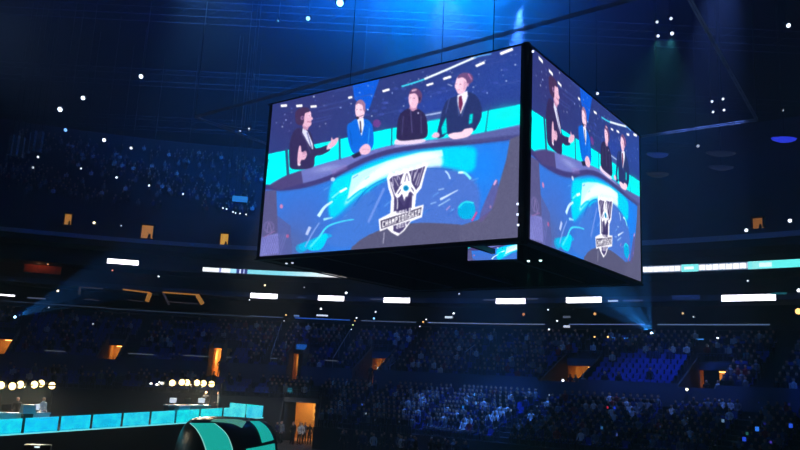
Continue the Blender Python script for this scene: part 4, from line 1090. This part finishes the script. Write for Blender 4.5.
# ------------------------------------------------------------------ ceiling spotlights
def head(x, y, z, r, e, label, c=(215, 230, 255), grp=None, aim=None):
    r *= .78; e *= .8
    p = atz(x, y, z); root = empty('ceiling_spotlight', p); tag(root, label, 'spotlight', grp)
    mb = MB(); mb.tube([(0, .3, .35), (0, .3, 40-p.z)], .025, 4); mb.build('drop_pipe', M_black, root)
    Mx = Matrix.Rotation(math.radians(60), 4, 'X')
    mb = MB(); mb.lathe([(r*.5, -r*3.2), (r*1.1, -r*2.4), (r*1.25, -.02), (r*1.1, 0)], 12, Matrix.Translation((0, 0, 0)) @ Mx.inverted() @ Matrix.Rotation(math.pi, 4, 'X')); mb.build('body', M_black, root)
    mb = MB(); mb.tube([(-r*1.35, .05, 0), (-r*1.35, .3, .35), (r*1.35, .3, .35), (r*1.35, .05, 0)], .03, 4); mb.build('yoke', M_black, root)
    mb = MB(); mb.lathe([(r*.4, -.01), (r, .0), (r*.8, r*.4), (r*.3, r*.6)], 12, Mx.inverted() @ Matrix.Rotation(math.pi, 4, 'X')); mb.build('lens', mat('head_lens_%d_%d_%d_%d' % (*c, int(e*10)), c, emit=e), root)
    if aim: 
        sp_ = spot('spotlight_beam', (0, 0, -.3), (0, 0, -1), aim[1], aim[2], aim[3], .3, .05); sp_.parent = root
        sp_.rotation_euler = (Vector(aim[0])-p).to_track_quat('-Z', 'Y').to_euler()
    return root
CY = (130, 210, 255)
for a in [(340, 3, 32, .32, 9, 'largest bright spotlight in the blue glow left of the cube top', CY), (308, 18.5, 32, .2, 5, 'second bright spotlight left below the largest one', CY), (278, 21, 32, .1, 1, 'small faint spotlight left of the two bright ones', CY),
          (141, 76.5, 28, .2, 6, 'bright spotlight alone at upper left'), (83, 98, 28, .22, 5, 'bright spotlight furthest up the left ceiling row'), (60, 109.5, 28, .26, 7, 'brightest spotlight of the left ceiling row'),
          (65.5, 130, 27, .2, 3, 'light blue spotlight just below the brightest of the left row', (110, 170, 240)), (104, 140, 27, .22, 6, 'white spotlight third along the left ceiling row'), (131, 148, 27, .16, 4, 'spotlight fourth along the left ceiling row'),
          (38, 157, 25, .14, 3, 'small spotlight at far left below the row'), (33, 167.5, 25, .15, 1.2, 'dim spotlight below the small far left one'), (81, 168.5, 25, .12, 3, 'small spotlight over the left balcony, left one'),
          (116.5, 177.5, 25, .14, 4, 'small spotlight over the left balcony, middle one'), (149, 185.5, 25, .13, 4, 'small spotlight over the left balcony, right one'), (183, 194, 24, .12, 3.5, 'small spotlight over the balcony toward the cube'),
          (657, 22, 32, .13, 2, 'upper left of the four spotlights at upper right'), (671, 18.5, 32, .14, 2, 'upper right of the four spotlights at upper right'),
          (712, 101.5, 27, .12, 2.2, 'upper left of the four small spotlights inside the truss corner'), (723, 99, 27, .12, 2.2, 'upper right of the four small spotlights inside the truss corner'), (713, 112, 27, .12, 2.2, 'lower left of the four small spotlights inside the truss corner'),
          (724, 110, 27, .12, 2.5, 'lower right of the four small spotlights inside the truss corner'), (788.5, 25.5, 30, .18, 4, 'lone spotlight at the upper right corner'), (783, 110.5, 28, .1, .8, 'faint spotlight at the right edge under the lone one'),
          (597.5, 93.5, 27, .14, 2, 'faint spotlight above the right face of the cube'), (240, 131, 27, .1, 1.2, 'left of the small spotlight pair by the left truss corner'), (249, 129, 27, .13, 3, 'right of the small spotlight pair by the left truss corner'),
          (698, 146, 25, .16, .7, 'dim spotlight hanging under the right truss corner')]:
    head(*a[:6], **({'c': a[6]} if len(a) > 6 else {}))
tq = atz(640, 90, 20)
head(658, 36, 32, .14, 3, 'lower left of the four spotlights at upper right, with a teal beam', aim=(atz(652, 86, 20), (.1, .75, .8), 5000, 8))
head(672, 33.5, 32, .16, 4, 'lower right of the four spotlights at upper right, with the brighter teal beam', aim=(atz(664, 90, 20), (.1, .75, .8), 9000, 8))
for i, (x, y) in enumerate(((223, 208), (226.5, 209), (233, 212), (235.5, 213), (240, 213.5), (246, 214.5))):
    head(x, y, 21.5, .1, 3, 'one of the six tiny white spotlights in a row over the balcony by the cube', grp='row of tiny balcony spotlights')
for i, (x, y, b) in enumerate(((528.5, 260.5, 1), (540.5, 260, 1), (286.5, 263, 0), (292.5, 262.5, 0))):
    z = 10.2; p = aty(x, y, 31 if x > 500 else 36); lb = ['left spotlight with a teal beam under the cube corner', 'right spotlight with a teal beam under the cube corner', 'left of two dim lamps under the cube left edge', 'right of two dim lamps under the cube left edge',
        ''][i]
    root = empty('under_cube_lamp', p); tag(root, lb, 'lamp')
    MB().tube([(0, .05, .05), (0, .05, 12.2-p.z if x > 500 else 11.9-p.z)], .02, 4).build('drop_pipe', M_black, root)
    MB().lathe([(.05, .14), (.08, .08), (.08, 0)], 10).build('body', M_black, root)
    MB().lathe([(.055, .0), (.07, -.02), (.03, -.06)], 10).build('lens', mat('under_lens_%d' % b, (190, 235, 235) if b else (180, 190, 210), emit=3 if b else 1.6), root)
    if b:
        sp_ = spot('spotlight_beam', (0, 0, -.1), (0, 0, -1), (.1, .8, .75), 700, 14, .3, .05); sp_.parent = root; sp_.rotation_euler = (0, 0, 0)
# search beams from the stands
for (x, y, u, lb, beams) in ((652, 333.3, .9, 'blue searchlight behind the top row of the right tier', [((600, 285), 8, 170000), ((620, 276), 6, 90000), ((643, 280), 5, 70000), ((600, 306), 4, 90000)]),
                             (15, 317, 3.0, 'blue searchlight in the far left stand', [((70, 290), 6, 70000), ((84, 299), 4, 50000)])):
    s, z = on_wall(x, y, u); p = P(s, u, z); root = empty('searchlight', p, face_rz(s)); tag(root, lb, 'searchlight')
    MB().box((0, .2, -.15), (.4, .4, .4)).build('base', M_black, root); mb = MB(); mb.lathe([(.06, 0), (.12, .06), (.1, .14), (.03, .18)], 12, Matrix.Rotation(math.pi/2, 4, 'X')); mb.build('lens', mat('search_lens', (170, 215, 255), emit=8), root)
    for (bx, by), deg, wt in beams:
        q = aty(bx, by, p.y-14); sp_ = spot('search_beam', p+(q-p).normalized()*.5, q, (.03, .3, 1), wt, deg, .3, .08)
# hanging fixtures at right (blue light on them put in as emission), small display at left, line arrays
for x, y, z, w_, h_, c, e, lb in ((784, 138.5, 24, .95, .3, (44, 60, 235), .9, 'bright blue oval reflector hanging at the right under the truss'), (657.5, 154, 23, .85, .32, (30, 56, 130), .6, 'dull blue oval reflector right of the cube, upper'),
                                  (657.5, 173.5, 22, .9, .34, (34, 42, 66), .5, 'dark grey oval reflector right of the cube, lower'), (721, 153, 23, 1.1, .26, (26, 34, 66), .5, 'dark oval reflector below the truss corner, upper'), (721, 167, 22.4, .95, .26, (26, 36, 72), .5, 'dark oval reflector below the truss corner, lower')):
    p = atz(x, y, z); root = empty('hanging_reflector', p); tag(root, lb, 'hanging fixture')
    mb = MB(); mb.lathe([(.05, .24), (.5, .2), (.9, .08), (1.0, 0)], 18, Matrix.Diagonal((w_, w_*.5, h_, 1))); mb.build('shade', M_black, root)
    mb = MB(); mb.lathe([(.95, 0), (.85, -.4), (.5, -.8), (.1, -.95)], 18, Matrix.Diagonal((w_, w_*.5, h_, 1))); mb.build('emissive_bowl', mat('bowl_%d_%d' % (c[2], int(y)), c, emit=e), root)
    MB().tube([(0, 0, .05), (0, 0, 40-p.z)], .02, 4).build('cable', M_black, root)
p = atz(240, 199, 20.5); root = empty('small_blue_display', p, .15); tag(root, 'small bright blue display hanging left of the cube', 'display')
MB().box((0, 0, 0), (1.3, .08, .5)).build('screen', mat('blue_display', (40, 130, 220), emit=1.0), root); MB().box((0, .12, 0), (1.4, .14, .6)).build('case', M_black, root); MB().tube([(0, .15, .25), (0, .15, 40-p.z)], .02, 4).build('cable', M_black, root)
M_spk = mat('speaker_grey', (120, 130, 150), .6)
for i, (x, y) in enumerate(((12, 140), (17, 141), (23, 143), (29, 138), (34, 136), (41, 137))):
    p = atz(x, y, 24); root = empty('line_array_speaker', p); tag(root, 'hanging speaker column at far left, %s' % ['leftmost', 'second from left', 'third from left', 'fourth from left', 'fifth from left', 'rightmost'][i], 'speaker')
    for k in range(5): MB().box((0, 0, .3-k*.36), (.3, .4, .33)).build('speaker_box', M_spk, root)
    MB().tube([(0, 0, .4), (0, 0, 40-p.z)], .02, 4).build('cable', M_black, root)

# ------------------------------------------------------------------ stage with the cyan led edge
def stage():
    A0, A1 = aty(0, 419.4, 42), aty(263.5, 405.8, 56); d = A1-A0
    A_ = A0-d*.35
    root = empty('stage', Vector((A0.x, A0.y, 0))); tag(root, 'raised stage with a glowing cyan led edge at lower left', 'stage')
    q = -Vector(root.location); hgt = .78
    fw = Vector((d.x, d.y, 0)).normalized(); back = Vector((-fw.y, fw.x, 0))*3.6
    def M_pan(i): 
        c = [(70, 205, 228), (120, 208, 236), (20, 208, 232), (10, 194, 234), (20, 200, 232), (20, 196, 228), (40, 204, 226), (40, 208, 226), (20, 214, 222), (40, 216, 222), (80, 216, 224)][i % 11]
        m = bpy.data.materials.new('led_edge_panel'); m.use_nodes = True; nt = m.node_tree; b = nt.nodes['Principled BSDF']
        tc = nt.nodes.new('ShaderNodeTexCoord'); n = nt.nodes.new('ShaderNodeTexNoise'); n.inputs['Scale'].default_value = 2.2; n.inputs['Detail'].default_value = 4
        r = nt.nodes.new('ShaderNodeValToRGB'); a = lin(c)
        r.color_ramp.elements[0].position = .35; r.color_ramp.elements[1].position = .7
        r.color_ramp.elements[0].color = (a[0]*.3, a[1]*.8, a[2]*.95, 1); r.color_ramp.elements[1].color = (min(1, a[0]*1.3), min(1, a[1]*1.2), min(1, a[2]*1.15), 1)
        nt.links.new(tc.outputs['Object'], n.inputs['Vector']); nt.links.new(n.outputs['Fac'], r.inputs[0]); nt.links.new(r.outputs[0], b.inputs['Emission Color'])
        b.inputs['Base Color'].default_value = (0, 0, 0, 1); b.inputs['Emission Strength'].default_value = 1.22
        return m
    def t_at(px):
        lo, hi = -.35, 1.
        for _ in range(40):
            mi = (lo+hi)/2
            if proj(A0+d*mi)[0] < px: lo = mi
            else: hi = mi
        return lo
    ts = [-.35]+[t_at(x) for x in (-38, -8, 24, 60, 92, 122.6, 150.6, 176, 200, 223, 246)]+[1.0]
    nrm = Vector((fw.y, -fw.x, 0))*.06
    for i, (a, b) in enumerate(zip(ts, ts[1:])):
        g = .09/d.length
        a3, b3 = A0+d*(a+g)+q, A0+d*(b-g)+q; dn = Vector((0, 0, -hgt))
        MB().prism([a3, b3, b3+dn, a3+dn], nrm).build('led_panel', M_pan(i), root)
    # lit lower lip
    a3, b3 = A_+q+Vector((0, 0, -hgt-.02)), A1+q+Vector((0, 0, -hgt-.02))
    MB().prism([a3, b3, b3+Vector((0, 0, -.06)), a3+Vector((0, 0, -.06))], nrm*1.6).build('lower_lip', mat('lip_glow', (120, 240, 245), emit=1.0), root)
    # end return panels, inner side seen above the front
    c3 = aty(229.7, 402.6, 58.5)
    e = c3-A1
    for i in range(2):
        a3, b3 = A1+e*(i*.5+.01)+q, A1+e*(i*.5+.49)+q; dn = Vector((0, 0, -.74))
        MB().prism([a3, b3, b3+dn, a3+dn], (0, .08, 0)).build('led_return_panel', M_pan(9+i), root)
    mb = MB()
    t0, t1 = A_+q-Vector((0, 0, hgt)), A1+q-Vector((0, 0, hgt)); bk = back
    top = [t0, t1, t1+bk, t0+bk]
    mb.add([*top, *[Vector((p.x, p.y, 0)) for p in top]], [(0, 1, 2, 3), (0, 4, 5, 1), (1, 5, 6, 2), (2, 6, 7, 3), (3, 7, 4, 0)])
    mb.build('deck', M_black, root)
    return A0, d, hgt, back
A0, SD, SH, SBACK = stage()
fwS = Vector((SD.x, SD.y, 0)).normalized(); rzS = math.atan2(fwS.y, fwS.x)
def deck(px, back):
    """point on the deck at picture column px, 'back' metres behind the led edge"""
    lo, hi = -.3, 1.
    for _ in range(30):
        m_ = (lo+hi)/2; p = A0+SD*m_-Vector((0, 0, SH))+SBACK.normalized()*back
        if proj(p)[0] < px: lo = m_
        else: hi = m_
    return p
M_lamp = mat('stage_lamp_glow', (255, 218, 140), emit=6)
def lamp_bar(xs, y, label, gl, backm):
    pts = [aty(x, yy, (A0+SD*0).y+backm+(14*x/263)) for x, yy in xs]
    a, b = pts[0], pts[-1]; root = empty('lamp_bar', (a+b)/2); tag(root, label, 'lighting stand')
    q = -Vector(root.location); zd = deck((xs[0][0]+xs[-1][0])/2, 2).z
    MB().tube([a+q+Vector((-.4, .15, .02)), b+q+Vector((.4, .15, .02))], .05, 6).build('cross_bar', M_black, root)
    for p in (a, b):
        pd = min(max((p-A0).dot(SD)/SD.length_squared, -.3), 1); zg = (A0+SD*pd).z-SH
        MB().tube([p+q+Vector((0, .15, 0)), Vector((p.x, p.y+.15, zg))+q], .04, 6).build('upright', M_black, root)
        mb = MB(); mb.lathe([(.3, 0), (.3, .03), (.05, .06)], 12, Matrix.Translation(Vector((p.x, p.y+.15, zg))+q)); mb.build('foot', M_black, root)
    for i, p in enumerate(pts):
        r = empty('stage_lamp', p); tag(r, gl % ['leftmost', 'second', 'third', 'fourth', 'fifth', 'sixth'][i], 'stage lamp')
        MB().lathe([(.14, .36), (.26, .2), (.28, .04), (.26, 0)], 14, Matrix.Rotation(-math.pi/2, 4, 'X')).build('can', M_black, r)
        MB().lathe([(.21, 0), (.17, -.06), (.05, -.1)], 14, Matrix.Rotation(-math.pi/2, 4, 'X')).build('lens', M_lamp, r)
        MB().tube([(-.3, .1, 0), (-.3, .12, .1), (.3, .12, .1), (.3, .1, 0)], .02, 4).build('bracket', M_black, r)
    l = bpy.data.lights.new('lamp_light', 'AREA'); l.energy = 500; l.color = (1, .85, .6); l.size = 3; l.size_y = .4; l.shape = 'RECTANGLE'
    o = bpy.data.objects.new('lamp_light', l); COL.objects.link(o); o.parent = root; o.location = (0, -.15, -.1); o.rotation_euler = (math.radians(-25), 0, 0)
lamp_bar([(1, 385.3), (12.3, 386.2), (20.3, 384.6), (34.4, 384.6), (41.2, 383.5), (52, 385.6)], 385, 'lighting bar behind the left part of the stage', 'warm glowing stage lamp, %s of the left six', 2.6)
lamp_bar([(172.3, 382.9), (182, 382.3), (187, 382.5), (197, 382.8), (203.5, 383.3), (211.6, 384)], 383, 'lighting bar behind the right part of the stage', 'warm glowing stage lamp, %s of the right six', 2.6)
for i, (x, y, r, e) in enumerate(((151, 383.5, .1, 3), (157, 384.5, .12, 3.5), (159.5, 382.3, .09, 3), (162, 383.2, .13, 3.5))):
    p = aty(x, y, 53); bulb_root('small_work_light', p, 0, (225, 230, 230), e, r, 'small white work light left of the right stage lamps, %s of four' % ['first', 'second', 'third', 'fourth'][i])
    
# desks, screens and crew on the deck
M_white = mat('white_laminate', (225, 228, 230), .4); M_mon = mat('monitor_glow', (210, 220, 235), emit=.9)
def desk(px, back, ln, label, n_mon, lit=True):
    p = deck(px, back); root = empty('stage_desk', p, rzS); tag(root, label, 'desk')
    MB().box((0, 0, .95), (ln, .6, .07)).build('desk_top', M_white, root); MB().box((0, -.26, .5), (ln-.1, .04, .85)).build('front_panel', M_white if lit else M_steel, root)
    for sx in (-1, 1): MB().box((sx*(ln/2-.08), 0, .46), (.06, .5, .92)).build('leg', M_steel, root)
    for k in range(n_mon):
        r = empty('computer_monitor', root.matrix_basis @ Vector((0, 0, 0))); x = -ln/2+ln*(k+.5)/n_mon
        r.location = p+Matrix.Rotation(rzS, 3, 'Z') @ Vector((x, .05, .985)); r.rotation_euler.z = rzS
        tag(r, 'computer monitor on the %s stage desk, %s' % ('left' if px < 100 else 'right', ['first from left', 'second from left', 'third from left'][k]), 'monitor')
        MB().box((0, 0, .28), (.5, .04, .32)).build('screen', M_mon if (k+n_mon) % 2 else M_black, r); MB().box((0, .03, .07), (.06, .05, .14)).build('stand', M_black, r); MB().box((0, .02, .01), (.24, .18, .02)).build('foot', M_black, r)
desk(18, 1.3, 3.2, 'long white desk on the left of the stage', 2); desk(186, 1.3, 3.4, 'white desk with equipment on the right of the stage', 3, False)
def crew(px, back, top, label, rz):
    p = deck(px, back); tag(link('person', PM['standing', top], None, p, rz), label, 'person')
crew(40, 1.5, 'white', 'person in a white shirt standing at the right end of the left stage desk', 1.2); crew(14, 2.3, 'black', 'person in black behind the left stage desk', 0)
crew(217, 1.4, 'grey', 'person in grey standing at the right end of the right stage desk', -1.2); crew(204, 2.3, 'black', 'person in black behind the right stage desk', .3)
p = deck(181, .5); tag(link('white_case', MB().box((0, 0, .5), (.9, .5, 1.0), taper=.97).mesh('white_case', mat('pale_case', (170, 180, 215), .5)), None, p, rzS), 'pale equipment case against the cyan edge on the right of the stage', 'case')
p = deck(25, .75); r = empty('white_printer', p, rzS); tag(r, 'white box shaped device on a black stand in front of the left desk', 'device'); MB().box((0, 0, 1.2), (.75, .4, .5), taper=.9).build('body', M_white, r); MB().box((0, 0, .48), (.5, .35, .95)).build('stand', M_black, r)

# ------------------------------------------------------------------ teal dome prop in front of the stage
def dome():
    C = aty(227, 450, 45); C.z = 0; a, hz = 2.95, aty(226, 420.8, 42.5).z
    root = empty('domed_prop', C); tag(root, 'dark dome with curving teal lit bands in front of the stage end', 'stage prop')
    prof = [(a*math.cos(t)**.27, hz*math.sin(t)) for t in np.linspace(0, math.pi/2*.999, 40)]+[(.02, hz)]
    MB().lathe(prof, 48).build('shell', mat('dark_green_shell', (8, 34, 40), .35, .3), root, True)
    def hit(x, y, off=.03):
        d = ray(x, y).normalized(); o = CAM; t = 38.
        while t < 56:
            q = o+d*t; r = math.hypot(q.x-C.x, q.y-C.y); zz = max(min(q.z/hz, 1.), 0)
            rr = a*(max(0, 1-zz*zz)**.5)**.27
            if r <= rr+off and q.z < hz: return q-C
            t += .02
        return None
    M_teal = mat('teal_band_glow', (30, 200, 185), .4, emit=.72, noise=0); M_te2 = mat('pale_teal_band_glow', (90, 175, 150), .4, emit=.6); M_edge = mat('band_edge', (150, 235, 225), emit=.8)
    def band(L_, R_, m, nm, th=.05):
        cl = catmull([(x, y, 0) for x, y in L_], 5); cr_ = catmull([(x, y, 0) for x, y in R_], 5); n = 5; rows = []
        for p, q in zip(cl, cr_):
            row = []
            for k in range(n+1):
                c = p.lerp(q, k/n); h = hit(c.x, c.y)
                row.append(h)
            if all(h is not None for h in row): rows.append(row)
        mb = MB(); V = [p for r in rows for p in r]
        out = [p+Vector((p.x, p.y, p.z*.5)).normalized()*th for p in V]; N = len(V)
        fs = []
        for i in range(len(rows)-1):
            for k in range(n):
                b_ = i*(n+1)+k; f = (b_, b_+1, b_+n+2, b_+n+1); fs += [tuple(j+N for j in f), f[::-1]]
            for k in (0, n):
                b_ = i*(n+1)+k; fs.append((b_, b_+n+1, b_+n+1+N, b_+N))
        mb.add(V+out, fs); o = mb.build(nm, m, root, False)
    L1 = [(191, 423.5), (197, 429), (202, 437), (206, 447), (208, 456)]; R1 = [(214, 423.5), (221, 429), (227, 436), (231, 446), (233, 456)]
    band(L1, R1, M_teal, 'teal_band'); band([(x-1.1, y) for x, y in L1], L1, M_edge, 'band_edge'); band(R1, [(x+.9, y) for x, y in R1], M_edge, 'band_edge')
    band([(211, 421.6), (222, 422.4), (233, 424), (242, 428)], [(214, 419.8), (226, 419.6), (238, 420), (246, 422)], M_te2, 'pale_teal_band')
    band([(250, 421.5), (255, 426), (259, 433), (262, 443)], [(259, 421.5), (265, 426), (270, 432.5), (273, 440)], M_teal, 'teal_band')
    band([(246, 449), (254, 447.6), (264, 445.6), (274, 443.5)], [(246, 457), (254, 457), (264, 457), (275, 456)], M_teal, 'teal_band')
dome()
p = aty(38, 447, 36); p.z = 0
r = empty('equipment_case', p, .3); tag(r, 'dark equipment case with a painted white glint below the stage edge at left', 'case')
zt_ = aty(38, 444.5, 36).z
MB().box((0, 0, zt_/2), (1.1, .6, zt_)).build('box', mat('case_black', (20, 22, 26), .4), r); MB().tube([(-.35, 0, zt_), (-.3, 0, zt_+.08), (.3, 0, zt_+.08), (.35, 0, zt_)], .02, 5).build('handle', M_steel, r); MB().box((0, -.31, zt_-.08), (.22, .03, .07)).build('light', mat('painted_case_glint', (200, 225, 235), emit=1.5), r)  # small glowing block paints the white glint on the case front
